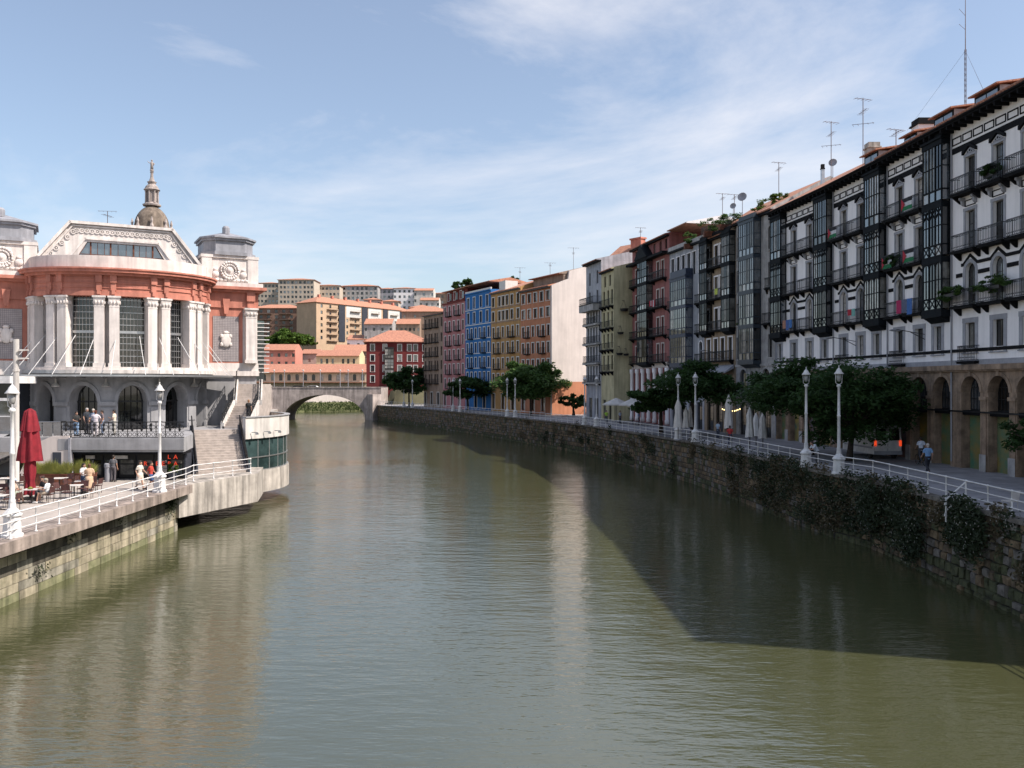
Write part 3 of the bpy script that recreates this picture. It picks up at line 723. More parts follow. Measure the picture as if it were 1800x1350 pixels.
# grey stone house with navy bay
G0, G1 = (24.0, 92.6), (25.72, 84.45)
LG = [11.6, 15.2, 18.7, 22.3]
TG, wg = building('stone_house', 'narrow pale stone house with one tall navy glazed bay', G0, G1, ZP, 26.3, 12, M.pale,
    [dict(z=z, cols=[.07, .885], w=.8, h=2.3, sill=.25, rise=.4 if z > 22 else 0, sw=.1, sm=M.pale, nx=2, nz=2) for z in LG] +
    [dict(z=8.45, cols=[.2, .78], w=1.5, h=2.3, rise=.75, sw=.2, sm=M.pale, nx=2, nz=1), dict(z=8.45, cols=[.43, .55], w=.7, h=2.1, rise=.35, sw=.08, sm=M.pale, nx=1),
     dict(z=ZP, cols=[.2, .5, .8], w=1.7, h=3.4, rise=.5, gl=M.glass, nx=3)], 3.4, .5, rmat=M.tilebr)
bay(TG, 2.2, 5.5, [(LG[i], LG[i+1] if i < 3 else 26.0) for i in range(4)], .85, pm('petrol_paint', (.03, .042, .058), .45, .2, 2), 4, .5, False, .4)
part('string_course', MB().box(0, wg, -.25, 0, 7.75, 8.2).box(0, wg, -.12, 0, 11.0, 11.25), M.pale, TG)
balcony(TG, 6.4, 7.9, LG[1], .5); balcony(TG, 6.6, 7.8, LG[2], .3)
# tan house
A0, A1 = (22.4, 100.6), (23.98, 92.65)
LT = [11.8, 15.2, 18.75, 22.3]
TT, wt = building('tan_house', 'tan rendered house with dark iron balconies between two glazed bays and rooftop planters', A0, A1, ZP, 25.7, 12, M.tan,
    [dict(z=z, cols=[.40, .58], w=.9, h=2.5, sw=.18, sm=M.white, nx=2, nz=2, bal=[(.30, .72)], bp=.7) for z in LT[1:]] +
    [dict(z=LT[0], cols=[.15, .38, .6, .84], w=.9, h=2.5, sw=.16, sm=M.white, nx=2, nz=2, bal=[(.03, .95)], bp=.6),
     dict(z=ZP, cols=[.2, .5, .8], w=1.8, h=3.3, nx=3, gl=M.glass), dict(z=8.0, cols=[.2, .5, .8], w=1.7, h=2.3, nx=4, gl=M.glass2)], 4.0, .55, rmat=M.tilebr)
bay(TT, .05, 2.1, [(LT[1], LT[2]), (LT[2], LT[3]), (LT[3], 25.5)], .7, M.navy, 3, .4, False)
bay(TT, wt-2.15, wt-.05, [(LT[1], LT[2]), (LT[2], LT[3]), (LT[3], 25.5)], .7, M.navy, 3, .4, False)
part('awning', MB().hexa([(.2, -.1, 10.9), (wt-.2, -.1, 10.9), (wt-.2, -1.1, 10.4), (.2, -1.1, 10.4)], [(.2, -.1, 11.3), (wt-.2, -.1, 11.3), (wt-.2, -1.1, 10.55), (.2, -1.1, 10.55)]), M.graytrim, TT)
rt = inst(rail_mesh(wt-.2, .5, 1.1, .16, False), 'terrace_railing', TT, (.1, 0, 26.15-ZP), M.iron)
part('terrace_ledge', MB().box(0, wt, -.6, .3, 25.8, 26.14), M.blacktrim, TT)
# blue-white house
B0_, B1_ = (20.2, 110.8), (22.38, 100.65)
TB, wb = building('pale_blue_house', 'bluish white house with a navy central bay and a roof terrace', B0_, B1_, ZP, 26.0, 12, M.bluew,
    [dict(z=22.35, cols=[.1, .27, .42, .58, .73, .9], w=.95, h=2.7, rise=.0, sw=.1, sm=M.white, nx=2, nz=2)] +
    [dict(z=z, cols=[.09, .91], w=.95, h=2.5, rise=.47, sw=.16, sm=M.white, nx=2, nz=2, bal=[(.02, .17), (.83, .985)], bp=.5) for z in (11.7, 15.2, 18.7)] +
    [dict(z=8.0, cols=[.12, .31, .5, .69, .88], w=1.1, h=2.6, rise=.5, nx=2, sw=.1, sm=M.stonebrown, gl=M.glass), dict(z=ZP, cols=[.15, .4, .65, .88], w=1.5, h=3.2, nx=2, gl=M.glass)], 1.5, .5, roof=False, cor=M.navy)
bay(TB, 2.4, 7.2, [(11.7, 15.2), (15.2, 18.7), (18.7, 22.2)], .95, pm('dark_blue_paint', (.028, .038, .072), .45, .2, 2), 4, .9, False, .45)
part('parapet', MB().box(0, wb, -.25, .2, 26.0, 26.55), M.pale, TB)
part('roof_house', MB().box(.1, 5.2, 3.2, 11, 26.2, 28.7), M.white, TB); roof_part(TB, 6.2, 8.6, 28.7, 1.0, .4, M.tilebr, M.white)
[c for c in TB.children if c.name.startswith('roof')][-1].location.y = 2.8
# rose house
P0, P1 = (17.4, 125.0), (20.18, 110.85)
LP_ = [12.1, 15.6, 19.3, 23.0]
TK, wk = building('rose_house', 'rose red house with a dark gabled glazed bay above tall white columns', P0, P1, ZP, 28.4, 12, M.pinkred,
    [dict(z=z, cols=[.13, .22, .72, .84], w=.85, h=2.4, sw=.16, sm=M.cream, nx=2, nz=2, bal=[(.04, .3), (.62, .94)], bp=.75) for z in LP_] +
    [dict(z=26.7, cols=[.12, .28, .62, .78, .92], w=.8, h=1.3, nx=1)] +
    [dict(z=5.2, cols=[.10, .26, .42, .58, .74, .90], w=1.35, h=6.1, rise=.65, nx=2, nz=3, gl=M.glass)], 1.6, .6, rmat=M.tile)
bay(TK, 4.5, 8.3, [(LP_[i], LP_[i+1] if i < 3 else 26.2) for i in range(4)], .9, M.navy, 4, .2, False)
part('bay_gable', MB().prismy([(3.9, 26.35), (8.9, 26.35), (6.4, 28.3)], -1.15, 0), M.navy, TK)
part('eaves', MB().box(0, wk, -1.0, 0, 26.0, 26.3), M.blacktrim, TK)
part('shopfront', MB().box(0, wk, -.08, 0, 11.35, 12.05).box(0, wk, -.22, 0, 11.9, 12.06), M.cream, TK)
for k in range(7):
    x = wk*(.02+.16*k); x = min(max(x, .3), wk-.3)
    part('column', MB().lathe([(.34, 4), (.34, 4.5), (.27, 4.6), (.25, 10.6), (.34, 10.8), (.34, 11.3)], 10, (x, -.16, 0)), M.white, TK, True)
# olive house (projects in front of the row) and the white house at the street corner
O0, O1 = (13.5, 130.6), (14.75, 125.1)
TO, wo_ = building('olive_house', 'narrow olive green house with a blank side wall facing the camera', O0, O1, ZP, 25.9, 10, M.olive,
    [dict(z=z, cols=[.22, .55, .85], w=.8, h=2.1, sill=.3, nx=2, bal=[(.1, .4), (.6, .98)], bp=.6, orn=False) for z in (11, 14.2, 17.4, 20.6)] + [dict(z=23.4, cols=[.3, .7], w=.8, h=1.6, sill=.2), dict(z=ZP, cols=[.25, .7], w=1.3, h=3, nx=2)], 1.4, .5)
for (u, zz, s) in ((1.3, 20.0, 1.0), (.75, 16.6, .75), (.6, 13.6, .8), (1.6, 13.5, .65)):
    hb = MB(); hb.lathe([(.15*s, -.35*s), (.5*s, -.3*s), (.62*s, .05), (.66*s, .08)], 10, (wo_+.75, u, zz)); hb.tube([(wo_, u, zz+1.3*s), (wo_+.75, u, zz+1.3*s)], .03, 5)
    for a in (0, 2.1, 4.2): hb.tube([(wo_+.75+.6*s*math.cos(a), u+.6*s*math.sin(a), zz+.05), (wo_+.75, u, zz+1.3*s)], .015, 4)
    part('hanging_basket', hb, M.iron, TO)
D0, D1 = (11.8, 137.6), (13.5, 130.7)
TD, wd_ = building('corner_house', 'pale house with enclosed balconies at the street corner beside the olive house', D0, D1, ZP, 28.0, 14, M.bluew,
    [dict(z=z, cols=[.15, .34, .53, .72, .9], w=.85, h=2.3, sill=.2, nx=2, nz=2, sw=.08) for z in (9.5, 12.5, 15.5, 18.5)] + [dict(z=21.6, cols=[.25, .75], w=.8, h=2), dict(z=24.6, cols=[.25, .75], w=.8, h=2), dict(z=ZP, cols=[.3, .7], w=1.6, h=3.2)], 1.8, .8, rmat=M.tile)
part('enclosed_balcony', MB().box(.3, wd_-.2, -1.3, 0, 20.4, 21.5).box(.3, wd_-.2, -.75, 0, 9.2, 9.5).box(.3, wd_-.2, -.75, 0, 12.2, 12.5).box(.3, wd_-.2, -.75, 0, 15.2, 15.5).box(.3, wd_-.2, -.75, 0, 18.2, 18.5), M.pale, TD)
balcony(TD, .3, wd_-.2, 21.5, 1.3)
for z in (9.5, 12.5, 15.5, 18.5): balcony(TD, .35, wd_-.25, z+.01, .72, orn=False)
TU, _ = building('white_block', 'tall white house behind the olive house with a brick chimney', (15.5, 141), (26, 127), ZP, 29.4, 6, M.white, [], 2.4, .3, rmat=M.tilebr)
part('chimney', MB().box(4.2, 6.4, 1.2, 2.3, 29.3, 32.2).box(4.05, 6.55, 1.05, 2.45, 32.2, 32.45), M.redfrieze, TU)
TR, _ = building('brick_roof_house', 'house behind the stone house showing a broad orange tiled roof', (25.6, 103), (28.2, 90.5), ZP, 27.0, 11, M.redfrieze, [], 4.0, .4, rmat=M.tilebr)

# ------------------------------------------------------------------ coloured houses on the bend
K0 = Vector((6.8, 150.)); KD = Vector((-.466, .885))
def K(t): p = K0+KD*t; return (p.x, p.y)
tcut = [0, 11.2, 23.5, 35.6, 47.4, 58.8]
def fl(zs, cols, w, h, bal=(), sw=.16, sm=None, sill=.35, **k): return [dict(z=z, cols=cols, w=w, h=h, sill=sill, sw=sw, sm=sm or M.lightframe, bal=bal, bsp=.18, orn=False, br=False, panes=1, **k) for z in zs]
c6 = [.09, .255, .42, .585, .75, .915]
TOr, wor = building('orange_house', 'orange six storey house beside the tall blank cream wall', K(tcut[1]), K(0), ZP, 26.2, 11, M.orange,
    fl([20.75, 23.6], [.1, .3, .5, .7, .9], 1.15, 1.6) + fl([17.6, 14.6, 11.6, 8.6], c6, .85, 1.9, [(.18, .33), (.68, .83)], sill=.1) + fl([ZP+.2], c6[::2], 1.2, 2.8), 1.6, .7, rmat=M.tile, cor=M.brownframe)
em = MB(); em.prismx([(-.15, ZP), (-.15, 26.3), (3.2, 27.6), (3.4, 29.0), (7.0, 30.0), (11.4, 28.4), (11.4, ZP)], wor+.03, wor+.5)
gp = part('blank_gable_wall', em, M.cream, TOr); gp['label'] = 'tall blank sunlit cream end wall'
part('gable_plinth', MB().prismx([(-.1, ZP), (-.1, 9.6), (11.3, 9.6), (11.3, ZP)], wor+.5, wor+.53), M.orange, TOr)
part('attic', MB().box(.2, wor-.1, 2.6, 10.5, 26.2, 28.6), M.beige, TOr); roof_part(TOr, wor, 9.4, 28.5, 1.3, .4, M.tile, M.beige)
[c for c in TOr.children if c.name.startswith('roof')][-1].location.y = 2.0
TY, wy = building('ochre_house', 'ochre yellow house between the orange house and the blue house', K(tcut[2]), K(tcut[1]), ZP, 27.0, 11, M.ochre,
    fl([21.2, 24.0], [.08, .3, .43, .56, .72, .92], 1.0, 1.75, belt=M.beige) + fl([18.1, 15.1, 12.1, 9.1], c6, .8, 2.0, [(.16, .35), (.65, .84)], sill=.1, belt=M.beige) + fl([ZP+.2], c6[::2], 1.2, 2.9), 2.0, .4, rmat=M.tilebr, cor=M.brownframe)
part('roof_hut', MB().box(3.0, 5.6, .3, 3, 27.1, 29.1), M.lightframe, TY)
TBl, wbl = building('blue_house', 'bright blue house with white window surrounds and white belts', K(tcut[3]), K(tcut[2]), ZP, 28.0, 11, M.blue,
    fl([21.4, 24.5], [.12, .36, .62, .86], .95, 2.15, belt=M.lightframe) + fl([18.5, 15.5, 12.5, 9.5], c6, .8, 2.0, [(.18, .33), (.68, .83)], sill=.1, belt=M.lightframe) + fl([ZP+.2], c6[::2], 1.2, 2.9), 1.9, .3, roof=False, cor=M.blue)
part('terrace_parapet', MB().box(0, wbl, -.05, .2, 28.0, 28.4), M.lightframe, TBl); part('roof_house', MB().box(.5, wbl-.5, 3.5, 10.5, 28, 29.5), M.rose, TBl)
roof_part(TBl, wbl, 8.5, 29.5, .9, .4, M.tilebr, M.tilebr); [c for c in TBl.children if c.name.startswith('roof')][-1].location.y = 3.0
TPk, wpk = building('pink_house', 'pink house with a dark red attic left of the blue house', K(tcut[4]), K(tcut[3]), ZP, 26.9, 11, M.rose,
    fl([23.9, 20.6, 17.5, 14.4, 11.3, 8.2], [.1, .3, .5, .7, .9], .85, 2.1, [(.2, .4), (.6, .8)], sill=.1) + fl([ZP+.2], c6[::2], 1.2, 2.9), 1.6, .4, roof=False, cor=M.maroon)
part('attic', MB().box(.9, wpk, .5, 10, 26.95, 29.4), M.maroon, TPk); roof_part(TPk, wpk, 10, 29.4, 1.1, .4, M.tilebr, M.maroon)
for k, x in enumerate((.2, .5, .8)): window(TPk, .9+x*(wpk-.9), 27.4, .9, 1.6, y=.44, sw=.12, sm=M.lightframe, panes=1)
TBr, wbr = building('brown_house', 'weathered brown house with iron balconies at the end of the coloured row', K(tcut[5]), K(tcut[4]), ZP, 25.0, 11, M.beige,
    fl([22.0, 18.6, 15.5, 12.4, 9.3], [.1, .3, .42, .6, .72, .92], .85, 2.0, [(.24, .46), (.54, .78), (.03, .17)], sw=.08, sm=M.beige, sill=.1) + fl([ZP+.2], c6[::2], 1.2, 2.9), 1.2, .5, cor=M.brownframe)
# iron stair beside the orange base
ST = thing('outdoor_stair', 'pale metal outdoor stair beside the orange base of the cream wall', 'stairs', (14.6, 150.5, ZP), R(20))
for i in range(12): part('step', MB().box(-1.3+.25*i, -1.05+.25*i, 0, 1.6, ZP+.28*i, ZP+.28*i+.1), M.concrete, ST)
for y in (0, 1.6): part('handrail', MB().tube([(-1.3, y, ZP+1), (1.7, y, ZP+4.3)], .05, 5).tube([(-1.3, y, ZP), (-1.3, y, ZP+1)], .04, 5).tube([(1.7, y, ZP+3), (1.7, y, ZP+4.3)], .04, 5).tube([(0.2, y, ZP+1.5), (.2, y, ZP+2.6)], .04, 5), M.lightframe, ST)

# ------------------------------------------------------------------ far side of the bridge and the hill
def far(name, label, x0p, x1p, d, ytop, ybot, mat, rows, cols, w=1.0, h=1.3, rise=2.0, turn=0., dep=12., d2=None, rmat=None, sw=0, hip=True, bal=None, ov=.6, group=None, zg=None, sm=None, wrise=0):
    """place by photo columns at depth d (left) and d2 (right)"""
    d2 = d2 or d; A = (px(x0p, d), d); B = (px(x1p, d2), d2)
    zt = pz(ytop, (d+d2)/2); zb = pz(ybot, (d+d2)/2); zgr = zg if zg is not None else min(hz(*A), hz(*B))-1
    fh = (zt-zb)/rows
    fls = []
    for r in range(rows):
        fls.append(dict(z=zb+r*fh, cols=cols, w=w, h=min(h, fh*.7), sill=fh*.22, nx=2, sw=sw, sm=sm or M.lightframe, panes=1, rise=wrise))
    T, w_ = building(name, label, A, B, min(zgr, zb-.5), zt, dep, mat, fls, rise, ov, rmat=rmat or M.tilebr, hip=hip, cor=False, group=group)
    if bal:
        for r in range(rows):
            for (a, b) in bal: balcony(T, a*w_, b*w_, zb+r*fh+.05, 1.1, .95, M.beige, None, .35, False, False, .18)
    return T, w_, zb, zt, fh
M.hillp = pm('pale_pink_render', (.56, .42, .36), .9, .1, .4, .1)
ev = lambda n, a=.06, b=.94: [a+(b-a)*i/(n-1) for i in range(n)]
far('red_apartment_house', 'dark red apartment house with white window surrounds beside the bridge', 644, 752, 236, 601.5, 675, M.redhouse, 4, [.10, .30, .54, .70, .80, .95], 1.0, 1.6, 3.6, rmat=M.tile, sw=.17, d2=238, ov=.9)
RH = bpy.data.objects['red_apartment_house']
bay(RH, 5.0, 7.4, [(10.6+2.85*i, 13.4+2.85*i) for i in range(3)], .6, M.brownframe, 3, .1, False)
SA = far('station_hall', 'long cream station hall with arched windows and a red tiled roof behind the bridge', 440, 646, 318, 655, 673, pm('station_cream', (.62, .52, .38), .9, .1, .4, .2), 1, ev(14, .05, .96), 1.3, 2.4, 3.2, rmat=M.tile, wrise=.6, dep=14, hip=False, ov=1.2)
part('canopy', MB().box(0, SA[1], -2.6, 0, 9.7, 9.95), M.tile, SA[0])
far('pink_house', 'salmon pink house with a red roof left of the cream house', 462, 519, 341, 616, 645, pm('salmon_render', (.62, .25, .19), .9, .1, .5, .1), 2, ev(5), 1.1, 1.4, 2.6, rmat=M.tile, hip=False)
far('cream_house', 'low pale yellow house with red roof behind the station', 556, 632, 334, 626, 643, pm('pale_yellow_render', (.66, .56, .34), .9, .1, .5, .1), 1, [.12, .25, .38, .62, .74, .87], .9, 1.9, 2.4, rmat=M.tile, hip=False)
far('low_roofed_house', 'low house with broad orange roof behind the pale yellow house', 585, 648, 351, 618, 632, M.beige, 1, ev(4), 1, 1.2, 3.0, hip=False)
far('small_white_house', 'small white gabled house at the foot of the tan block', 610, 650, 366, 597, 612, M.white, 1, ev(3), 1, 1.3, 2.2, hip=False)
far('plain_gabled_house', 'plain pale house with a blank gable above the red house', 640, 690, 366, 570, 600, M.pale, 2, ev(4), .9, 1.3, 2.6, hip=False, dep=10)
far('white_terrace_house', 'white house with small windows right of the tan block', 696, 738, 376, 570, 600, M.beige, 2, ev(6), .9, 1.3, 2.6, hip=False, dep=10)
far('shed_roof_house', 'house with wide orange roof above the brown house', 706, 790, 382, 548, 575, M.beige, 2, ev(5), .9, 1.2, 3.0, dep=14)
far('brick_flats', 'brown brick flats with white balconies above the green trees', 440, 531, 402, 542, 592, pm('brown_brick', (.25, .15, .11), .9, .2, 1), 5, ev(7), 1.4, 1.5, 2.4, bal=[(.12, .42), (.56, .8)], dep=14)
E1 = far('tan_flats', 'long tan and white flats with dark stripes and a wide orange roof', 556, 722, 388, 540, 603, pm('tan_cladding', (.52, .37, .25), .9, .08, .4, .1), 6, ev(12, .05, .97), 1.2, 1.5, 3.4, d2=440, bal=[(.10, .2), (.33, .43), (.55, .63), (.76, .84)], dep=13)
for a, b in ((.215, .275), (.45, .51), (.68, .73), (.87, .91)): part('dark_stripe', MB().box(a*E1[1], b*E1[1], -.3, 0, E1[2], E1[3]-.3), M.darkwall, E1[0])
part('white_storeys', MB().box(.29*E1[1], .44*E1[1], -.06, 0, E1[3]-2*E1[4], E1[3]-.3).box(.52*E1[1], .66*E1[1], -.06, 0, E1[3]-2*E1[4], E1[3]-.3).box(.74*E1[1], .99*E1[1], -.06, 0, E1[3]-3*E1[4], E1[3]-.3), M.lightframe, E1[0])
for i in range(7): part('chimney', MB().box((.1+.13*i)*E1[1], (.1+.13*i)*E1[1]+1, 5.2, 6.4, E1[3]+2, E1[3]+4.3), M.redfrieze, E1[0])
bc = pm('beige_cladding', (.52, .44, .36), .9, .08, .3, .1)
far('tower_block', 'tallest beige tower block on the hill with stacked windows', 489, 552, 482, 492, 560, bc, 8, [.08, .18, .28, .4, .5, .62, .74, .84, .94], 1.3, 1.4, 1.8, dep=16)
far('tower_block', 'lower beige tower block at the market roof edge on the hill', 452, 489, 492, 498, 560, bc, 7, ev(6), 1.3, 1.4, 1.6, dep=16)
far('tower_block', 'small cream tower block right of the tallest tower', 552, 597, 497, 502, 560, bc, 6, ev(7), 1.3, 1.4, 1.6, dep=16)
far('grey_block', 'pale grey apartment block on the skyline with even windows', 601, 664, 507, 503, 545, M.pale, 5, ev(8), 1.4, 1.6, 2.0, dep=16)
far('grey_block', 'narrow blue grey block beside the pale grey apartment block', 666, 694, 517, 508, 545, M.zinc, 4, ev(4), 1.4, 1.6, 1.6, dep=14)
far('white_block', 'white flats on the skyline left of the stepped gable', 692, 730, 502, 507, 545, M.white, 4, ev(5), 1.3, 1.5, 1.5, dep=14)
far('white_block', 'white gabled flats on the skyline nearest the pink house', 728, 762, 492, 511, 545, M.whiteconc, 3, ev(3), 1.2, 1.6, 2.0, dep=14, hip=False)
far('stepped_house', 'small pink house stepped below the skyline blocks, left', 640, 668, 452, 527, 550, M.hillp, 2, ev(3), 1.2, 1.4, 1.6, dep=10)
far('stepped_house', 'small cream house stepped below the skyline blocks, middle', 672, 700, 457, 530, 552, bc, 2, ev(3), 1.2, 1.4, 1.6, dep=10)
far('stepped_house', 'small white house with brown side stepped below the skyline, right', 738, 772, 452, 528, 552, M.whiteconc, 2, ev(4), 1.1, 1.4, 1.8, dep=10, hip=False)
far('roof_terrace_house', 'low house with orange roof between the tan flats and brown house', 720, 760, 397, 541, 560, M.hillp, 1, ev(3), 1, 1.2, 1.8, dep=10)
far('low_roofed_house', 'low house with brown roof at the left of the pale yellow house', 528, 560, 356, 622, 640, M.hillp, 1, ev(3), 1, 1.3, 2.0, hip=False, rmat=M.tile)
far('beige_block', 'low beige block on the skyline behind the pink house', 755, 800, 522, 516, 545, M.beige, 3, ev(5), 1.3, 1.5, 1.4, dep=14)
# ------------------------------------------------------------------ market hall with its rotunda
CW = (-31.8, 70.5); TH = R(28)
MK = thing('market_hall', 'market hall with a red and cream columned rotunda and corner pavilions', 'building', (CW[0], CW[1], ZQ), TH)
FT = 5.7                                            # terrace level
def el(a, b): return lambda t: (a*math.sin(R(t)), -b*math.cos(R(t)))
RA, RB = 6.55, 4.75
def emap(x, y, z):                                   # x = degrees round the bow, y = metres inwards
    k = el(RA-y, RB-y)(x); return (k[0], k[1], z)
# ground storey arcade
am = MB(); arches = [-58, -27, 4, 35, 64]
wall(am, -88, 88, FT-.05, 10.0, [(c-9.2, c+9.2, FT, 9.1, 1.25) for c in arches], 1.0, emap, 3.0)
part('arcade_wall', am, M.greystone, MK)
for c in arches:
    r = MB(); n = 12
    for k in range(n):
        t0 = math.pi*k/n; t1 = math.pi*(k+1)/n
        q = [(c-u*math.cos(t), 7.85+v*math.sin(t)) for t, u, v in ((t0, 9.2, 1.25), (t1, 9.2, 1.25), (t1, 11.4, 1.55), (t0, 11.4, 1.55))]
        r.hexa([emap(u, -.10, v) for u, v in q], [emap(u, .1, v) for u, v in q])
    part('arch_moulding', r, M.greystone, MK)
    g = MB(); g.ring(el(RA-.95, RB-.95), el(RA-1.0, RB-1.0), c-9.4, c+9.4, FT, 9.2, 6); G = part('arch_glazing', g, M.glass, MK)
    b = MB()
    for t in (c-4.6, c, c+4.6): p = emap(t, .93, 0); b.tube([(p[0], p[1], FT), (p[0], p[1], 9.1)], .035, 4)
    b.ring(el(RA-.9, RB-.9), el(RA-.95, RB-.95), c-9.2, c+9.2, 7.8, 7.92, 6); part('glazing_bars', b, M.iron, G)
for c in (-73.5, -42.5, -11.5, 19.5, 49.5, 77):
    p = MB(); p.ring(el(RA+.14, RB+.14), el(RA-.2, RB-.2), c-5.8, c+5.8, 7.55, 7.85, 5); p.ring(el(RA+.08, RB+.08), el(RA-.1, RB-.1), c-4.6, c+4.6, FT, 6.1, 5)
    p.ring(el(RA+.07, RB+.07), el(RA-.1, RB-.1), c-4, c+4, 6.3, 7.4, 4)
    part('pier_moulding', p, M.greystone, MK)
for z in (8.3, 8.75, 9.2, 9.6): part('stone_course', MB().ring(el(RA+.03, RB+.03), el(RA-.1, RB-.1), -88, -70, z, z+.06, 6), M.greystone, MK)
for c in (-42.5, -11.5, 19.5, 49.5):
    for z in (8.5, 8.9, 9.3): part('stone_course', MB().ring(el(RA+.03, RB+.03), el(RA-.1, RB-.1), c-(9.3-z)-3.2, c+3.2, z, z+.07, 4), M.greystone, MK)
# ledge, columns, tall windows
part('ledge', MB().ring(el(RA+.55, RB+.55), el(RA-1, RB-1), -90, 90, 10.0, 10.28, 40).ring(el(RA+.35, RB+.35), el(RA-1, RB-1), -90, 90, 10.28, 10.5, 40), M.offwhite, MK)
part('upper_wall', MB().ring(el(RA-1.05, RB-1.05), el(RA-1.25, RB-1.25), -90, 90, 10.5, 15.9, 40), M.blacktrim, MK)
def column(T, u, v, z0, z1, r, rot):
    m = MB(); m.box(-r*1.15, r*1.15, -r*1.15, r*1.15, z0, z0+.3)
    m.box(-r*.95, r*.95, -r*.95, r*.95, z0+.3, z1-.85)
    a = inst(m.mesh('column'), 'column', T, (u, v, -ZQ), M.offwhite, rz=rot)
    c = MB(); c.box(-r, r, -r, r, z1-.85, z1-.75)
    for k in range(4):
        for s in (-.5, 0, .5):
            t = k*math.pi/2; c.ell((r*1.02*math.cos(t)-s*r*1.3*math.sin(t), r*1.02*math.sin(t)+s*r*1.3*math.cos(t), z1-.5), r*.28, r*.28, .16, 6, 4)
    c.hexa([(-r*.9, -r*.9, z1-.75), (r*.9, -r*.9, z1-.75), (r*.9, r*.9, z1-.75), (-r*.9, r*.9, z1-.75)], [(-r*1.15, -r*1.15, z1-.14), (r*1.15, -r*1.15, z1-.14), (r*1.15, r*1.15, z1-.14), (-r*1.15, r*1.15, z1-.14)])
    c.box(-r*1.3, r*1.3, -r*1.3, r*1.3, z1-.14, z1)
    inst(c.mesh('capital'), 'capital', a, mat=M.offwhite)
pairs = [-76, -46, -12, 21, 53, 80]
for c in pairs:
    for s in (-4.6, 4.6):
        q = el(RA-.15, RB-.15)(c+s); column(MK, q[0], q[1], 10.5, 15.9, .36, math.atan2(q[1]*RA/RB, q[0]*RB/RA))
    part('column_backing', MB().ring(el(RA-.55, RB-.55), el(RA-1.1, RB-1.1), c-7.6, c+7.6, 10.5, 15.9, 4), M.offwhite, MK)
for c, hwid in ((-61, 7), (-29, 9.2), (4.5, 8.8), (37, 8.2), (66.5, 6)):
    g = MB(); g.ring(el(RA-.72, RB-.72), el(RA-.74, RB-.74), c-hwid, c+hwid, 10.5, 15.9, 5); G = part('tall_window', g, M.glass, MK)
    b = MB(); k = 7
    for i in range(k+1):
        q = el(RA-.70, RB-.70)(c-hwid+2*hwid*i/k); b.tube([(q[0], q[1], 10.5), (q[0], q[1], 15.9)], .025, 4)
    z = 10.85
    while z < 15.8: b.ring(el(RA-.68, RB-.68), el(RA-.72, RB-.72), c-hwid, c+hwid, z, z+.045, 5); z += .48
    b.ring(el(RA-.6, RB-.6), el(RA-.72, RB-.72), c-hwid, c+hwid, 13.1, 13.3, 5)
    part('glazing_bars', b, M.steel, G)
# red frieze, cornice, white band
part('frieze', MB().ring(el(RA+.18, RB+.18), el(RA-1.2, RB-1.2), -90, 90, 15.9, 16.25, 44).ring(el(RA+.10, RB+.10), el(RA-1.2, RB-1.2), -90, 90, 16.25, 17.45, 44), M.redfrieze, MK)
fl_ = MB()
for z in (16.5, 16.85, 17.2): fl_.ring(el(RA+.17, RB+.17), el(RA, RB), -90, 90, z, z+.055, 44)
part('frieze_mouldings', fl_, M.redfrieze, MK)
part('cornice', MB().ring(el(RA+.45, RB+.45), el(RA-1, RB-1), -92, 92, 17.45, 17.65, 44).ring(el(RA+.75, RB+.75), el(RA-1, RB-1), -92, 92, 17.65, 17.86, 44).ring(el(RA+.85, RB+.85), el(RA-1, RB-1), -92, 92, 17.86, 17.98, 44), M.redfrieze, MK)
for c in pairs:
    for s in (-4.3, 4.3):
        b = MB(); t = c+s
        b.ring(el(RA+.36, RB+.36), el(RA, RB), t-1.9, t+1.9, 16.9, 17.45, 2); b.ring(el(RA+.26, RB+.26), el(RA, RB), t-1.6, t+1.6, 16.3, 16.9, 2); b.ring(el(RA+.32, RB+.32), el(RA, RB), t-1.0, t+1.0, 16.0, 16.35, 2)
        part('console', b, M.redfrieze, MK)
part('parapet', MB().ring(el(RA+.10, RB+.10), el(RA-.15, RB-.15), -90, 90, 17.98, 18.95, 44), M.offwhite, MK)
part('rotunda_roof', MB().ring(el(RA-.1, RB-.1), el(.01, .01), -90, 90, 18.3, 18.4, 30), M.zinc, MK)
# stepped gable with its strip window
yp = -.5
gb = MB(); outer = [(-6.1, 18.3), (6.1, 18.3), (6.1, 19.2), (3.85, 22.1), (-3.85, 22.1), (-6.1, 19.2)]
inner = [(-3.5, 18.9), (3.5, 18.9), (2.55, 20.55), (-2.55, 20.55)]
o4 = [(-6.1, 18.3), (6.1, 18.3)]
def strip(m, a, b, c, d, y0, y1): m.hexa([(p[0], y0, p[1]) for p in (a, b, c, d)], [(p[0], y1, p[1]) for p in (a, b, c, d)])
strip(gb, (-6.1, 18.3), (6.1, 18.3), (6.1, 18.9), (-6.1, 18.9), yp, 1.2)
strip(gb, (-6.1, 18.9), (-3.5, 18.9), (-2.55, 20.55), (-6.1, 19.2), yp, 1.2); strip(gb, (-6.1, 19.2), (-2.55, 20.55), (-2.55, 22.1), (-3.85, 22.1), yp, 1.2)
strip(gb, (6.1, 18.9), (3.5, 18.9), (2.55, 20.55), (6.1, 19.2), yp, 1.2); strip(gb, (6.1, 19.2), (2.55, 20.55), (2.55, 22.1), (3.85, 22.1), yp, 1.2)
strip(gb, (-2.55, 20.55), (2.55, 20.55), (2.55, 22.1), (-2.55, 22.1), yp, 1.2)
part('gable', gb, M.offwhite, MK)
gt = MB()
def band(pts, w, y0, y1):
    for a, b in zip(pts, pts[1:]):
        d = Vector((b[0]-a[0], b[1]-a[1])).normalized(); n = Vector((d.y, -d.x))*w
        strip(gt, a, b, (b[0]+n.x, b[1]+n.y), (a[0]+n.x, a[1]+n.y), y0, y1)
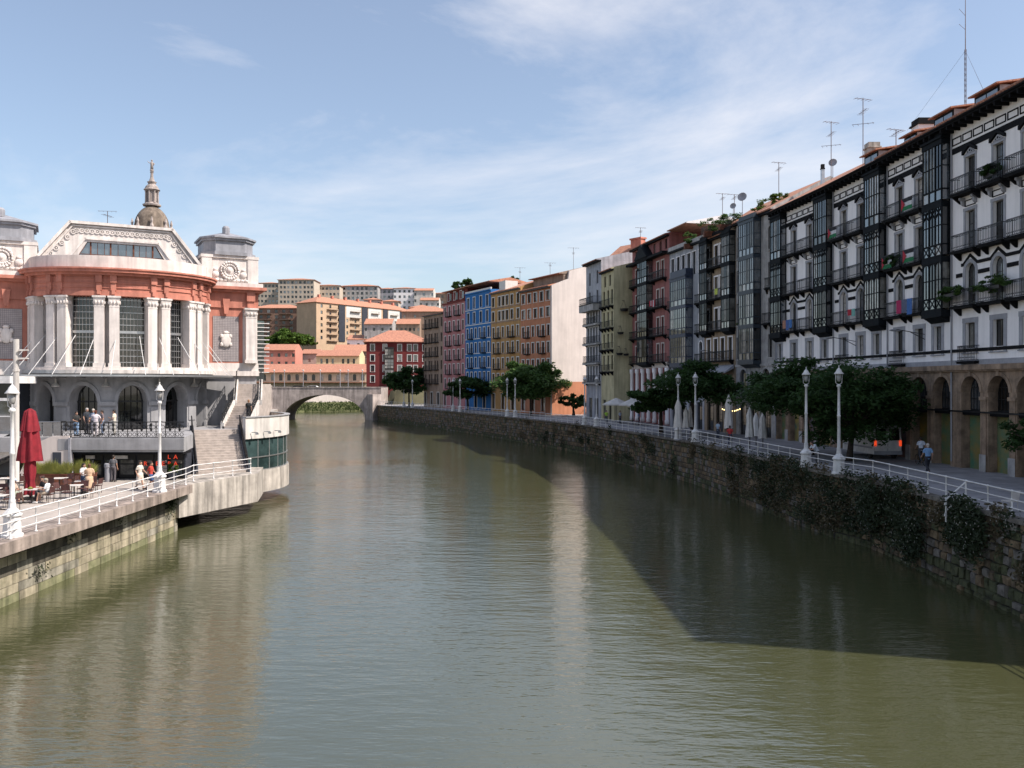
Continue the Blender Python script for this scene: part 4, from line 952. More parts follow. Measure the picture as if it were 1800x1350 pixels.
path = [(-6.1, 19.2), (-3.85, 22.1), (3.85, 22.1), (6.1, 19.2)]
band(path, .22, yp-.28, 1.3); band([(p[0]*.94, p[1]-.30) for p in path], .1, yp-.14, yp+.02)
band([(-4.15, 18.9), (-2.75, 20.85), (2.75, 20.85), (4.15, 18.9)], .14, yp-.12, yp+.02)
part('gable_mouldings', gt, M.offwhite, MK)
sc = MB()
def scroll(x, z, s=.17):
    for k in range(10):
        a = k*.63; r = s; sc.beam((x+r*math.cos(a), yp-.05, z+r*math.sin(a)), (x+r*math.cos(a+.63), yp-.05, z+r*math.sin(a+.63)), .05, .08)
    sc.ell((x, yp-.03, z), .07, .06, .07, 6, 4)
for i in range(19): scroll(-3.3+6.6*i/18, 21.38)
for s in (-1, 1):
    for i in range(6): scroll(s*(5.55-2.0*i/5*1.0), 18.95+2.3*i/5)
part('scroll_frieze', sc, M.offwhite, MK)
gg = MB(); strip(gg, (-3.5, 18.9), (3.5, 18.9), (2.55, 20.55), (-2.55, 20.55), yp+.3, yp+.34); GW = part('strip_window', gg, M.glass3, MK)
gf = MB()
for x in (-2.3, -.85, .85, 2.3): gf.box(x-.06, x+.06, yp+.2, yp+.36, 18.9, 20.55 if abs(x) < 2.5 else 20.4)
for x in (-1.8, -1.3, -.3, .3, 1.3, 1.8): gf.box(x-.02, x+.02, yp+.27, yp+.33, 18.9, 20.5)
gf.box(-3.0, 3.0, yp+.26, yp+.35, 19.55, 19.6); gf.beam((-3.5, yp+.26, 18.9), (-2.55, yp+.26, 20.55), .09); gf.beam((3.5, yp+.26, 18.9), (2.55, yp+.26, 20.55), .09)
part('glazing_bars', gf, M.corten, GW)
# long hall behind
hl = MB(); hl.prismy([(-10.8, FT-3), (10.8, FT-3), (10.8, 16.5), (5.9, 19), (3.7, 21.6), (-3.7, 21.6), (-5.9, 19), (-10.8, 16.5)], 4.6, 90); part('hall_body', hl, M.zinc, MK)
# corner pavilions
for s in (-1, 1):
    X0, X1 = (6.1, 10.8) if s > 0 else (-10.8, -6.1)
    m = MB(); m.box(X0, X1, 0, 5, 9.9, 17.3); Wp = part('pavilion', m, M.offwhite, MK)
    part('pavilion_base', MB().box(X0+.05, X1-.05, .08, 5, ZQ-.3, 9.9), M.greystone if s > 0 else M.darkwall, MK)  # left base gets a dark colour that stands in for its shade
    part('plinth', MB().box(X0-.1, X1+.12, -.22, 0, 9.9, 10.35).box(X0-.05, X1+.08, -.1, 0, 10.35, 11.0), M.offwhite, MK)
    part('red_field', MB().box(X0+.02, X1-1.25 if s > 0 else X1-.02, -.05, 0, 11.0, 15.75) if s > 0 else MB().box(X0+1.25, X1-.02, -.05, 0, 11.0, 15.75), M.redfrieze, MK)
    pc = (X0+X1-1.25)/2+.32 if s > 0 else (X0+1.25+X1)/2-.32
    lp = MB(); lp.box(pc-1.05, pc+1.05, -.08, -.05, 11.15, 15.0); LPp = part('lattice_panel', lp, M.lattice, MK)
    lb_ = MB(); k = 16
    for i in range(k+1): x = pc-1.05+2.1*i/k; lb_.box(x-.014, x+.014, -.10, -.08, 11.15, 15.0)
    for i in range(28): z = 11.15+3.85*i/27; lb_.box(pc-1.06, pc+1.06, -.098, -.082, z-.014, z+.014)
    part('lattice', lb_, M.latbar, LPp)
    cb = MB(); cb.ell((pc, -.2, 12.95), .42, .14, .62, 10, 8); cb.ell((pc-.35, -.2, 13.3), .16, .1, .2, 6, 5); cb.ell((pc+.35, -.2, 13.3), .16, .1, .2, 6, 5); cb.ell((pc-.35, -.2, 12.6), .16, .1, .2, 6, 5); cb.ell((pc+.35, -.2, 12.6), .16, .1, .2, 6, 5); cb.ell((pc, -.2, 13.6), .26, .12, .16, 6, 5)
    part('carved_shield', cb, M.offwhite, MK, True)
    cx = X1-.62 if s > 0 else X0+.62
    column(MK, cx, -.12, 11.0, 15.75, .46, 0)
    column(MK, X0+.0 if s > 0 else X1, .1, 11.0, 15.75, .3, 0)
    part('pavilion_frieze', MB().box(X0-.05, X1+.06, -.18, 5, 15.75, 17.1), M.redfrieze, MK)
    part('pavilion_console', MB().box(cx-.35, cx+.35, -.5, -.18, 16.35, 17.1).box(cx-.28, cx+.28, -.38, -.18, 15.8, 16.35), M.redfrieze, MK); part('keystone', MB().prismy([(pc-.3, 16.5), (pc+.3, 16.5), (pc+.15, 15.2), (pc-.15, 15.2)], -.34, -.18), M.redfrieze, MK)
    part('pavilion_cornice', MB().box(X0-.3, X1+.35, -.5, 5.3, 17.1, 17.3).box(X0-.55, X1+.65, -.8, 5.5, 17.3, 17.55), M.redfrieze, MK)
    part('attic_ledge', MB().box(X0-.35, X1+.4, -.5, 5.2, 17.55, 17.9), M.offwhite, MK)
    part('attic_block', MB().box(X0+.1, X1, -.1, 5, 17.9, 20.1).box(X0+.05, X0+.9, -.2, .0, 17.9, 20.0).box(X1-.85, X1+.05, -.2, .0, 17.9, 20.0).box(X0, X1+.1, -.24, 5, 20.0, 20.25), M.offwhite, MK)
    mc = (X0+X1)/2; md = MB()
    for k in range(20):
        a = 2*math.pi*k/20; b = 2*math.pi*(k+1)/20
        for rr_, w_ in ((.72, .1), (.5, .06)): md.beam((mc+rr_*math.cos(a), -.2, 18.95+rr_*math.sin(a)), (mc+rr_*math.cos(b), -.2, 18.95+rr_*math.sin(b)), w_*1.2, .22)
    md.ell((mc, -.12, 18.95), .44, .12, .44, 10, 8); md.ell((mc-.05, -.22, 19.0), .2, .14, .26, 8, 6)
    for q in (-1.15, 1.15): md.ell((mc+q, -.12, 18.6), .32, .16, .3, 8, 6); md.ell((mc+q, -.12, 19.0), .2, .12, .16, 8, 6)
    for q in range(9): md.ell((mc-1.4+.35*q, -.15, 18.12), .2, .1, .12, 6, 4)
    part('medallion', md, M.offwhite, MK, True)
    # zinc cap
    zc = MB(); a0, a1 = X0+.25, X1-.1
    oct_ = lambda e: [(a0-e, -.1+1.0), (a0+.9-e*.4, -.25-e), (a1-.9+e*.4, -.25-e), (a1+e, -.1+1.0), (a1+e, 4.2), (a0-e, 4.2)]
    zc.prism(oct_(.12), 20.25, 20.55); zc.prism(oct_(-.12), 20.55, 21.5); zc.prism(oct_(.05), 21.5, 21.7); zc.prism(oct_(.2), 21.7, 21.85)
    o1 = oct_(.2); cx_, cy_ = (a0+a1)/2, 2.0
    zc.add([(x, y, 21.85) for x, y in o1]+[(cx_+(x-cx_)*.12, cy_+(y-cy_)*.12, 22.5) for x, y in o1], [(i, (i+1) % 6, 6+(i+1) % 6, 6+i) for i in range(6)]+[(6, 7, 8, 9, 10, 11)])
    part('zinc_cap', zc, M.zinc, MK); part('cap_finial', MB().lathe([(.32, 22.2), (.32, 22.75), (.22, 22.9), (.05, 22.95)], 10, (cx_-.2, .9, 0)), M.zinc, MK)
# glazed side strip with louvres at the river end
lv = MB(); lv.box(10.85, 11.6, 1.0, 6, 9.5, 14.8); SG = part('side_glazing', lv, M.glassg, MK)
for i in range(13): part('louvre', MB().box(10.8, 11.95, .5, .9, 10.2+.36*i, 10.26+.36*i), M.whitepaint, SG)
# glass canopy on rods
cn = MB(); cn.ring(el(RA+2.1, RB+2.1), el(RA+.3, RB+.3), -84, 84, 9.82, 9.85, 40); CN = part('canopy', cn, M.glassg, MK)
cf = MB(); cf.ring(el(RA+2.16, RB+2.16), el(RA+2.05, RB+2.05), -84, 84, 9.76, 9.9, 40)
for t in range(-84, 85, 12): a = el(RA+2.1, RB+2.1)(t); b = el(RA+.3, RB+.3)(t); cf.beam((a[0], a[1], 9.78), (b[0], b[1], 9.7), .05, .12)
part('canopy_frame', cf, M.steel, CN)
for t in (-78, -64, -50, -36, -22, -8, 8, 22, 38, 52, 66, 80):
    a = el(RA+2.05, RB+2.05)(t); b = el(RA-.1, RB-.1)(t*.93+1); part('tie_rod', MB().tube([(a[0], a[1], 9.86), (b[0], b[1], 12.9)], .026, 5), M.whitepaint, CN)
for t in (-44, -12, 20, 48):
    q = el(RA+.35, RB+.35)(t); part('wall_lamp', MB().lathe([(.05, 9.6), (.08, 9.3), (.3, 9.05), (.28, 9.0)], 10, (q[0], q[1], -.0)).tube([(q[0], q[1], 9.3), (q[0], q[1], 9.75)], .03, 5), M.whiteconc, MK)

# ------------------------------------------------------------------ terrace, cafe drum, stairs
TE = thing('terrace_building', 'white terrace with a curved glazed cafe wall and dark shopfront under the rotunda', 'building', (-28.3, 70.5, ZQ))
ox, oy = -28.3, 70.5
rel = lambda x, y: (x-ox, y-oy)
cir = lambda r: (lambda t: (r*math.cos(R(t)), r*math.sin(R(t))))
# floor slab of the terrace (drum plus straight front)
tp = [rel(-40, 56.5), rel(-21.45, 56.5), rel(-22.35, 60.6), rel(-24.6, 66.2)]+[rel(-20.6, 67.2)]+[cir(9.6)(t) for t in range(-18, 100, 6)]+[rel(-40, 78)]
part('terrace_slab', MB().prism(tp, 4.75, FT), M.greystone, TE)
part('drum_parapet', MB().ring(cir(9.8), cir(9.5), -33, 95, 5.03, 6.65, 44), M.whiteconc, TE)
part('parapet_coping', MB().ring(cir(9.88), cir(9.42), -33, 95, 6.65, 6.72, 44), M.greystone, TE)
part('drum_base', MB().ring(cir(9.8), cir(3), -34, 95, .85, 2.55, 44), M.concrete, TE)
for i in range(12):
    t0 = -33+8.5*i
    for (a, b) in ((2.62, 3.55), (3.62, 5.0)):
        part('glass_pane', MB().ring(cir(9.62), cir(9.58), t0+.15, t0+8.35, a, b, 4), M.glassg, TE)
gf = MB().ring(cir(9.68), cir(9.5), -33, 95, 3.54, 3.63, 44).ring(cir(9.7), cir(9.5), -33, 95, 2.55, 2.62, 44)
for i in range(13): q = cir(9.62)(-33+8.5*i); gf.tube([(q[0], q[1], 2.55), (q[0], q[1], 5.03)], .04, 4)
part('glazing_frame', gf, M.steel, TE)
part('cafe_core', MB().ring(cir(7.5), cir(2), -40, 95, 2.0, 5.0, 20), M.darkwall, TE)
for t in (-30, -22, -14): q = cir(9.9)(t); part('wall_spotlight', MB().box(q[0]-.02, q[0]+.45, q[1]-.03, q[1]+.03, 5.5, 5.56).box(q[0]+.3, q[0]+.5, q[1]-.08, q[1]+.08, 5.36, 5.5), M.steel, TE)
# straight shopfront
def sb(x0, x1, y0, y1, z0, z1): a = rel(x0, y0); b = rel(x1, y1); return MB().box(a[0], b[0], a[1], b[1], z0, z1)
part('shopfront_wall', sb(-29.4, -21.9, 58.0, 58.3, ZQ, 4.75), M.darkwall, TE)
part('fascia', sb(-29.6, -21.4, 56.38, 56.6, 4.9, 5.62), M.greystone, TE)
part('soffit', sb(-29.6, -21.6, 56.6, 58.2, 4.6, 4.74), M.blacktrim, TE)
for i, (x0, x1) in enumerate(((-28.8, -27.4), (-27.3, -26.4), (-26.3, -25.2), (-25.1, -24.0), (-23.9, -23.0), (-22.9, -22.0))):
    D = part('shop_door', sb(x0, x1, 57.9, 57.98, ZQ+.02, 4.5), M.iron, TE)
    part('pane', sb(x0+.1, x1-.1, 57.87, 57.9, ZQ+.3, ZQ+.95), random.choice((M.glass2, M.glass3)), D); part('pane', sb(x0+.1, x1-.1, 57.87, 57.9, ZQ+1.05, 4.1), random.choice((M.glass3, M.glass, M.glass2)), D)
part('notice_board', sb(-26.55, -25.7, 57.8, 57.86, 4.2, 4.42), M.whitepaint, TE); part('notice_board', sb(-28.5, -27.9, 57.8, 57.86, 4.2, 4.42), M.whitepaint, TE)
def text(s, size, loc, mat, name):
    c = bpy.data.curves.new(name, 'FONT'); c.body = s; c.size = size; c.extrude = .02
    o = bpy.data.objects.new(name, c); COL.objects.link(o); dg = bpy.context.evaluated_depsgraph_get()
    me = bpy.data.meshes.new_from_object(o.evaluated_get(dg)); bpy.data.objects.remove(o)
    me.transform(Matrix.Rotation(R(90), 4, 'X')); me.materials.clear()
    return me
SG1 = thing('shop_sign', 'red lit LA RIBERA letters over the dark shopfront', 'sign', (-24.6, 57.75, 3.75))
for s, z, x in (('LA', .45, 1.6), ('RIBERA', 0, 0)):
    for k, ch in enumerate(s): inst(text(ch, .40, None, None, 'letter'), 'letter', SG1, (x+.4*k+(.1 if ch == 'I' else 0), 0, z), M.signred)
# stone side wall and its column at the left of the shopfront
sw_ = MB(); P_ = [(-32.2, 3.2), (-31.5, 4.7), (-30.8, 5.45), (-30.0, 5.8), (-28.9, 5.8), (-28.9, ZQ), (-32.2, ZQ)]
sw_.prismy([(x-ox, z) for x, z in P_], 56.4-oy, 57.0-oy); part('stone_side_wall', sw_, M.cream, TE)
part('vent_door', sb(-29.95, -29.4, 56.36, 56.4, 3.6, 4.75), M.darkwall, TE); part('drain_post', sb(-28.9, -28.75, 56.3, 56.6, ZQ, 5.7), M.graytrim, TE)
# terrace balustrade: ornate cast panels
BA = thing('terrace_balustrade', 'dark ornate cast iron balustrade along the terrace edge above the shopfront', 'balustrade', (-29.5, 56.55, FT))
def cast_panel():
    m = MB(); Lp = .62; m.box(0, Lp, -.02, .02, .0, .05); m.box(0, Lp, -.03, .03, .98, 1.04); m.box(0, Lp, -.015, .015, .36, .39); m.box(0, .04, -.025, .025, 0, 1)
    for cx_, cz, r in ((.18, .68, .13), (.46, .68, .13), (.18, .2, .11), (.46, .2, .11), (.32, .86, .07), (.32, .5, .07)):
        for k in range(8):
            a = k*.785; m.beam((cx_+r*math.cos(a), 0, cz+r*math.sin(a)), (cx_+r*math.cos(a+.785), 0, cz+r*math.sin(a+.785)), .03, .03)
    m.lathe([(.02, .4), (.07, .55), (.03, .68), (.06, .85), (.02, .95)], 6, (.32, 0, 0)); return m.mesh('cast_panel', fix=False)
cpm = cached('cast', cast_panel)
for i in range(13): inst(cpm, 'cast_panel', BA, (.62*i, 0, 0), M.iron)
GLR = thing('glass_guard', 'clear glass guard rail at the top of the escalator', 'railing', (-31.6, 56.9, FT))
for i in range(3): part('pane', MB().box(.7*i+.02, .7*i+.66, -.01, .01, FT+.05, FT+.95), M.glass3, GLR)
part('handrail', MB().tube([(0, 0, FT+1), (2.1, 0, FT+1)], .03, 6), M.steel, GLR)
# stairs: lower flight, middle flight, upper flight
def flight(T, p0, p1, w, z0, z1, n):
    """solid steps from p0 (foot, centre) to p1 (head)"""
    a = Vector(p0); b = Vector(p1); d = (b-a)/n; u = Vector((d.y, -d.x)).normalized()*(w/2)
    for i in range(n):
        q = a+d*i; r = q+d*1.02; z = z0+(z1-z0)*(i+1)/n
        m = MB(); zz = z0-.2
        m.hexa([(q.x-u.x, q.y-u.y, zz), (q.x+u.x, q.y+u.y, zz), (r.x+u.x, r.y+u.y, zz), (r.x-u.x, r.y-u.y, zz)], [(q.x-u.x, q.y-u.y, z), (q.x+u.x, q.y+u.y, z), (r.x+u.x, r.y+u.y, z), (r.x-u.x, r.y-u.y, z)])
        o = part('step', m, M.step, T)
    return a-u, a+u, b-u, b+u
SX = thing('stone_staircase', 'broad stone staircase climbing in three flights from quay to market terrace', 'stairs', (0, 0, ZQ))
l1 = flight(SX, (-20.6, 61.5), (-22.75, 66.4), 3.5, ZQ, FT, 17)
part('landing', MB().prism([(-24.5, 65.4), (-20.9, 67.3), (-20.2, 69.2), (-24.2, 69.4)], 3.0, FT-.004), M.step, SX)
l2 = flight(SX, (-21.75, 67.9), (-21.75, 70.6), 2.0, FT, 7.45, 10)
part('landing', MB().prism([(-22.8, 70.55), (-20.7, 70.55), (-20.75, 71.9), (-23.0, 71.9)], FT, 7.449), M.step, SX)
l3 = flight(SX, (-21.95, 71.8), (-22.6, 74.3), 2.0, 7.45, 9.2, 10)
part('landing', MB().prism([(-23.7, 74.25), (-21.6, 74.25), (-21.6, 77.5), (-24.2, 77.5)], FT, 9.199), M.step, SX)
def stair_rail(T, a, b, z0, z1, solid, hsol=.35, light=True):
    """solid string wall with ornate iron panel on top"""
    d = (b-a); Lh = d.length; n = max(2, int(Lh/.45)); u = Vector((d.y, -d.x)).normalized()*.14
    m = MB(); q0, q1 = a, b
    m.hexa([(q0.x-u.x, q0.y-u.y, z0-.3), (q0.x+u.x, q0.y+u.y, z0-.3), (q1.x+u.x, q1.y+u.y, z1-.6), (q1.x-u.x, q1.y-u.y, z1-.6)], [(q0.x-u.x, q0.y-u.y, z0+hsol), (q0.x+u.x, q0.y+u.y, z0+hsol), (q1.x+u.x, q1.y+u.y, z1+hsol), (q1.x-u.x, q1.y-u.y, z1+hsol)])
    s = part('string_wall', m, solid, T)
    r = MB(); P = lambda k, h: (a.x+d.x*k, a.y+d.y*k, z0+(z1-z0)*k+hsol+h)
    r.tube([P(0, .72), P(1, .72)], .045, 6); r.tube([P(0, .08), P(1, .08)], .03, 5); r.tube([P(0, .45), P(1, .45)], .02, 4)
    for i in range(n+1):
        k = i/n; r.tube([P(k, 0), P(k, .72)], .025, 4)
        if i < n:
            for (h, rr_) in ((.27, .15), (.58, .11)):
                c = Vector(P((i+.5)/n, h)); e = (Vector(P(1, 0))-Vector(P(0, 0))).normalized()
                for j in range(7):
                    t0 = j*.9; t1 = t0+.9; r.beam(c+e*rr_*math.cos(t0)+Vector((0, 0, rr_*math.sin(t0))), c+e*rr_*math.cos(t1)+Vector((0, 0, rr_*math.sin(t1))), .035, .03)
    part('iron_panel', r, M.iron, s)
for s, t in ((l1[0], l1[2]), (l1[1], l1[3])): stair_rail(SX, s, t, ZQ, FT, M.darkwall)
for s, t in ((l2[0], l2[2]), (l2[1], l2[3])): stair_rail(SX, s, t, FT, 7.45, M.whiteconc, .45)
for s, t in ((l3[0], l3[2]), (l3[1], l3[3])): stair_rail(SX, s, t, 7.45, 9.2, M.whiteconc, .4)
# concrete platform over the water under the foot of the stairs
struct('stair_platform', MB().prism([(-20.75, 53.9), (-18.05, 61.4), (-19.0, 66), (-30, 66), (-30, 58.2), (-22, 54.3)], .85, ZQ+.005), M.concrete)
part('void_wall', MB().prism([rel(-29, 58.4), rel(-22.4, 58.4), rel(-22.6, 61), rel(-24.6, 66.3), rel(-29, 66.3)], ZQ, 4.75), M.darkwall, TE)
# glazed pavilion and escalator at the left edge
GPv = thing('glass_pavilion', 'white framed glass pavilion at the top of the escalator on the left edge', 'building', (-41, 60.5, FT-.9))
part('pavilion_roof', MB().box(0, 6.1, -.4, 3, 9.25, 9.75), M.whitepaint, GPv)
for i in range(5): part('glass_pane', MB().box(.1+1.2*i, 1.2+1.2*i, 0, .03, FT-.85, 8.0), M.glass3, GPv); part('glass_pane', MB().box(.1+1.2*i, 1.2+1.2*i, 0, .03, 8.25, 9.2), M.glass, GPv)
part('pavilion_frame', MB().box(0, 6, -.06, .06, 8.02, 8.22).box(0, 6, -.05, .05, 6.9, 6.97), M.whitepaint, GPv)
for i in range(6): part('post', MB().box(1.2*i, 1.2*i+.09, -.05, .07, FT-.9, 9.25), M.whitepaint, GPv)
part('floor_slab', MB().box(-1, 6.4, -.3, 3, ZQ, FT-.9), M.greystone, GPv)
ESC = thing('escalator', 'pale sided escalator rising to the terrace behind the red parasol', 'escalator', (-38.0, 57.6, ZQ))
e0, e1 = (0., ZQ), (6.2, FT)
for y in (0, 1.1, 2.4):
    m = MB(); m.prismy([(e0[0]-.6, ZQ), (e0[0]+.6, ZQ), (e1[0], FT-.55), (e1[0]+.9, FT-.5), (e1[0]+.9, FT+.0), (e1[0]-.2, FT+.05), (e0[0]-.3, ZQ+.4)], y, y+.14); B_ = part('side_panel', m, M.whitepaint, ESC)
    part('handrail', MB().tube([(e0[0]-.4, y+.07, ZQ+.95), (e0[0]+.3, y+.07, ZQ+1.05), (e1[0]-.1, y+.07, FT+.85), (e1[0]+.8, y+.07, FT+.9), (e1[0]+1.0, y+.07, FT+.5)], .06, 6), M.tyre, B_)
    part('glass_side', MB().prismy([(e0[0]-.2, ZQ+.4), (e1[0], FT), (e1[0], FT+.8), (e0[0], ZQ+.95)], y+.06, y+.08), M.glass3, B_)
for i in range(17): part('step', MB().box(.1+.36*i, .48+.36*i, .15, 1.05, ZQ-.3+.168*i, ZQ+.168*i), M.graytrim, ESC)
# church tower beyond the hall
cx, cy = px(267, 165), 165.
CT = thing('church_tower', 'weathered stone church tower with dome, lantern and statue above the market roof', 'tower', (cx, cy, ZQ))
part('tower_shaft', MB().box(-3.4, 3.4, -3.4, 3.4, ZQ, 36.5).box(-3.9, 3.9, -3.9, 3.9, 36.5, 37.3), M.bridge, CT)
def sq(mb): mb.v = [(x*.92, y*.92, z if z < 43.1 else 43.1+(z-43.1)*.69) for x, y, z in mb.v]; return mb
dom = M.bridge
part('dome', MB().lathe([(4.2, 37.3), (4.1, 37.9), (3.55, 38.4), (3.5, 39.0)]+[(3.4*math.cos(a*.1571)+.0, 39.0+4.1*math.sin(a*.1571)) for a in range(1, 9)]+[(1.2, 43.3)], 16, (0, 0, 0), .92, .92), pm('brown_dome_stone', (.24, .19, .15), .95, .35, 1, .3, .5), CT, True)
fn = MB()
for k in range(8):
    a = k*math.pi/4+.39; fn.lathe([(.35, 38.2), (.42, 38.8), (.2, 39.4), (.3, 39.8), (.06, 40.6)], 6, (3.75*math.cos(a), 3.75*math.sin(a), 0))
part('dome_pinnacles', sq(fn), dom, CT)
part('lantern', sq(MB().lathe([(1.75, 43.1), (1.85, 43.5), (1.3, 43.9), (1.25, 44.1)], 12).lathe([(1.05, 44.0), (1.05, 47.3)], 10).lathe([(1.3, 47.2), (1.65, 47.6), (1.4, 47.9), (1.2, 48.5), (.7, 49.2), (.95, 49.8), (.6, 50.0), (.32, 51.0), (.26, 52.2), (.4, 52.5), (.15, 52.7)], 12)), dom, CT)
lc = MB()
for k in range(8): a = k*math.pi/4; lc.lathe([(.24, 44.0), (.2, 44.2), (.18, 47.0), (.26, 47.3)], 6, (1.25*math.cos(a), 1.25*math.sin(a), 0))
part('lantern_columns', sq(lc), dom, CT)
fg = MB(); fg.ell((0, 0, 53.0), .42, .42, .42, 8, 6); fg.tube([(0, 0, 53.2), (0, 0, 54.3), (.03, 0, 55.0), (0, 0, 55.5)], [.34, .3, .36, .14], 8); fg.ell((0, 0, 55.75), .2, .2, .26, 8, 6); fg.tube([(0, 0, 55.2), (-.55, -.1, 55.1), (-.85, -.1, 55.6)], [.12, .1, .06], 6); fg.tube([(0, 0, 55.2), (.5, 0, 54.9), (.4, -.1, 54.4)], [.12, .1, .06], 6)
part('statue', sq(fg), dom, CT, True)
# ------------------------------------------------------------------ railings and lamps
def post_mesh():
    m = MB(); m.lathe([(.07, 0), (.07, .04), (.03, .08), (.03, 1.0), (.05, 1.02), (.055, 1.06), (.03, 1.1)], 8)
    for z in (.36, .70): m.ell((0, 0, z), .055, .055, .055, 8, 5)
    return m.mesh('post', True)
PM_ = cached('post', post_mesh)
def railing(name, label, pts, z, sp=1.9, skip=()):
    T = thing(name, label, 'railing', (pts[0][0], pts[0][1], z)); o = Vector(pts[0])
    prev = None
    for (a, b) in zip(pts, pts[1:]):
        a = Vector(a); b = Vector(b); L_ = (b-a).length; n = max(1, round(L_/sp))
        for i in range(n):
            p = a+(b-a)*(i/n)-o; q = a+(b-a)*((i+1)/n)-o
            inst(PM_, 'post', T, (p.x, p.y, 0), M.whitepaint)
            m = MB()
            for h in (.36, .70, 1.05): m.tube([(p.x, p.y, h), (q.x, q.y, h)], .026 if h < 1 else .034, 6, False)
            inst(m.mesh('rail_span', True, False), 'rail_span', T, mat=M.whitepaint)
    inst(PM_, 'post', T, (b.x-o.x, b.y-o.y, 0), M.whitepaint)
    return T
near = [p for p in RAIL if 22 <= p[1] <= 57]; mid_ = [p for p in RAIL if 55 <= p[1] <= 114]; far_r = [p for p in RAIL if p[1] >= 112]
railing('promenade_railing', 'white pipe railing on the overgrown right wall nearest the camera', near, ZP)
railing('promenade_railing', 'white pipe railing on the right wall past the parasols', mid_, ZP)
railing('promenade_railing', 'white pipe railing on the right wall below the coloured houses', far_r, ZP, 2.2)
railing('quay_railing', 'white pipe railing along the left quay and round the stair platform', [(-20.45, 22), (-20.45, 54.2), (-20.7, 56.2), (-18.5, 61.2)], ZQ+.012)
# steps railing down to the water near the right edge
sr = thing('step_railing', 'short sloping white railing at the wall steps near the right edge', 'railing', (20.15, 38.4, ZP-.8))
for d_ in (0, .5): part('rail_span', MB().tube([(0, 0, ZP+1.0-d_), (-.8, .15, ZP+.2-d_), (-.86, .15, ZP-.05-d_)], .034, 6), M.whitepaint, sr)
part('post', MB().tube([(0, 0, ZP-.1), (0, 0, ZP+1.05)], .04, 6), M.whitepaint, sr); part('post', MB().tube([(-.8, .15, ZP-.8), (-.8, .15, ZP+.22)], .04, 6), M.whitepaint, sr)
def lamp_meshes():
    b = MB(); b.lathe([(.44, 0), (.44, .10), (.37, .14), (.33, .82), (.40, .88), (.40, .93), (.24, 1.1), (.15, 1.2), (.14, 1.4)], 8)
    p = MB(); p.lathe([(.125, 1.3), (.13, 1.5), (.10, 1.6), (.088, 3.4), (.105, 3.42), (.105, 3.5), (.085, 3.52), (.072, 5.15), (.13, 5.2), (.13, 5.28), (.07, 5.35)], 10)
    l = MB()
    l.lathe([(.03, 6.45), (.02, 6.34), (.06, 6.28), (.13, 6.2), (.17, 6.1), (.28, 5.97), (.28, 5.94), (.16, 5.95)], 12)
    for s in (-1, 1): l.tube([(0, 0, 5.3), (s*.18, 0, 5.42), (s*.2, 0, 5.95), (s*.14, 0, 6.1)], .02, 5)
    g = MB(); g.lathe([(.07, 5.5), (.12, 5.6), (.15, 5.94)], 10)
    return b.mesh('pedestal'), p.mesh('pole', True), l.mesh('lantern', True), g.mesh('globe', True)
LMm = lamp_meshes()
M.globe = pm('milky_glass', (.32, .31, .30), .25, .1, 2, spec=.6)
def lamp(label, x, y, z, s=1.):
    T = thing('street_lamp', label, 'lamp', (x, y, z), 0, 'white riverside lamps')
    for n_, me, mt in zip(('pedestal', 'pole', 'lantern', 'globe'), LMm, (M.whitepaint, M.whitepaint, M.whitepaint, M.globe)):
        o = inst(me, n_, T, (0, 0, 0), mt, scale=(s, s, s))
    return T
def on_rail(pxl):
    best = None
    for (a, b), (c, d) in zip(RAIL, RAIL[1:]):
        for k in range(41):
            x = a+(c-a)*k/40; y = b+(d-b)*k/40; e = abs(900+x/y*F-pxl)
            if y > 46 and (best is None or e < best[0]): best = (e, x, y)
    return best[1], best[2]
for pxl, lab in ((1471, 'nearest white street lamp on the right bank beside the big tree'), (1415, 'second white street lamp on the right bank, left of the nearest one'),
                 (1221, 'white street lamp just right of the tall closed parasol'), (1191, 'white street lamp behind the tall closed parasol'),
                 (1047, 'right one of the lamp pair before the cream wall'), (1027, 'left one of the lamp pair before the cream wall'),
                 (905, 'lamp half inside the sunlit tree before the ochre house'), (891, 'lamp at the left edge of the sunlit tree'),
                 (809, 'lamp before the blue house, right one of its pair'), (795, 'lamp before the pink house, left one of its pair'),
                 (724, 'right one of the farthest lamp pair by the bridge'), (710, 'leftmost and farthest lamp on the right bank by the bridge')):
    x, y = on_rail(pxl); lamp(lab, x+.1, y, ZP, 1.0)
lamp('white street lamp at the left edge of the photo on the quay', -20.75, 35.9, ZQ+.01)
lamp('white street lamp in front of the stairs and shopfront', -20.7, 50.8, ZQ+.01)
fp = thing('floodlight_pole', 'plain white pole with two floodlights behind the left edge lamp', 'lamp', (px(28.5, 52), 52, ZQ))
part('pole', MB().lathe([(.17, ZQ), (.16, 11.9)], 10).lathe([(.2, 9.95), (.2, 10.1)], 10), M.whiteconc, fp)
for z in (11.25, 10.75): part('floodlight', MB().box(.1, .3, -.04, .04, z-.03, z+.03).hexa([(.25, -.2, z-.08), (.7, -.12, z-.03), (.7, .12, z-.03), (.25, .2, z-.08)], [(.25, -.2, z+.04), (.7, -.12, z+.02), (.7, .12, z+.02), (.25, .2, z+.04)]), M.whiteconc, fp)

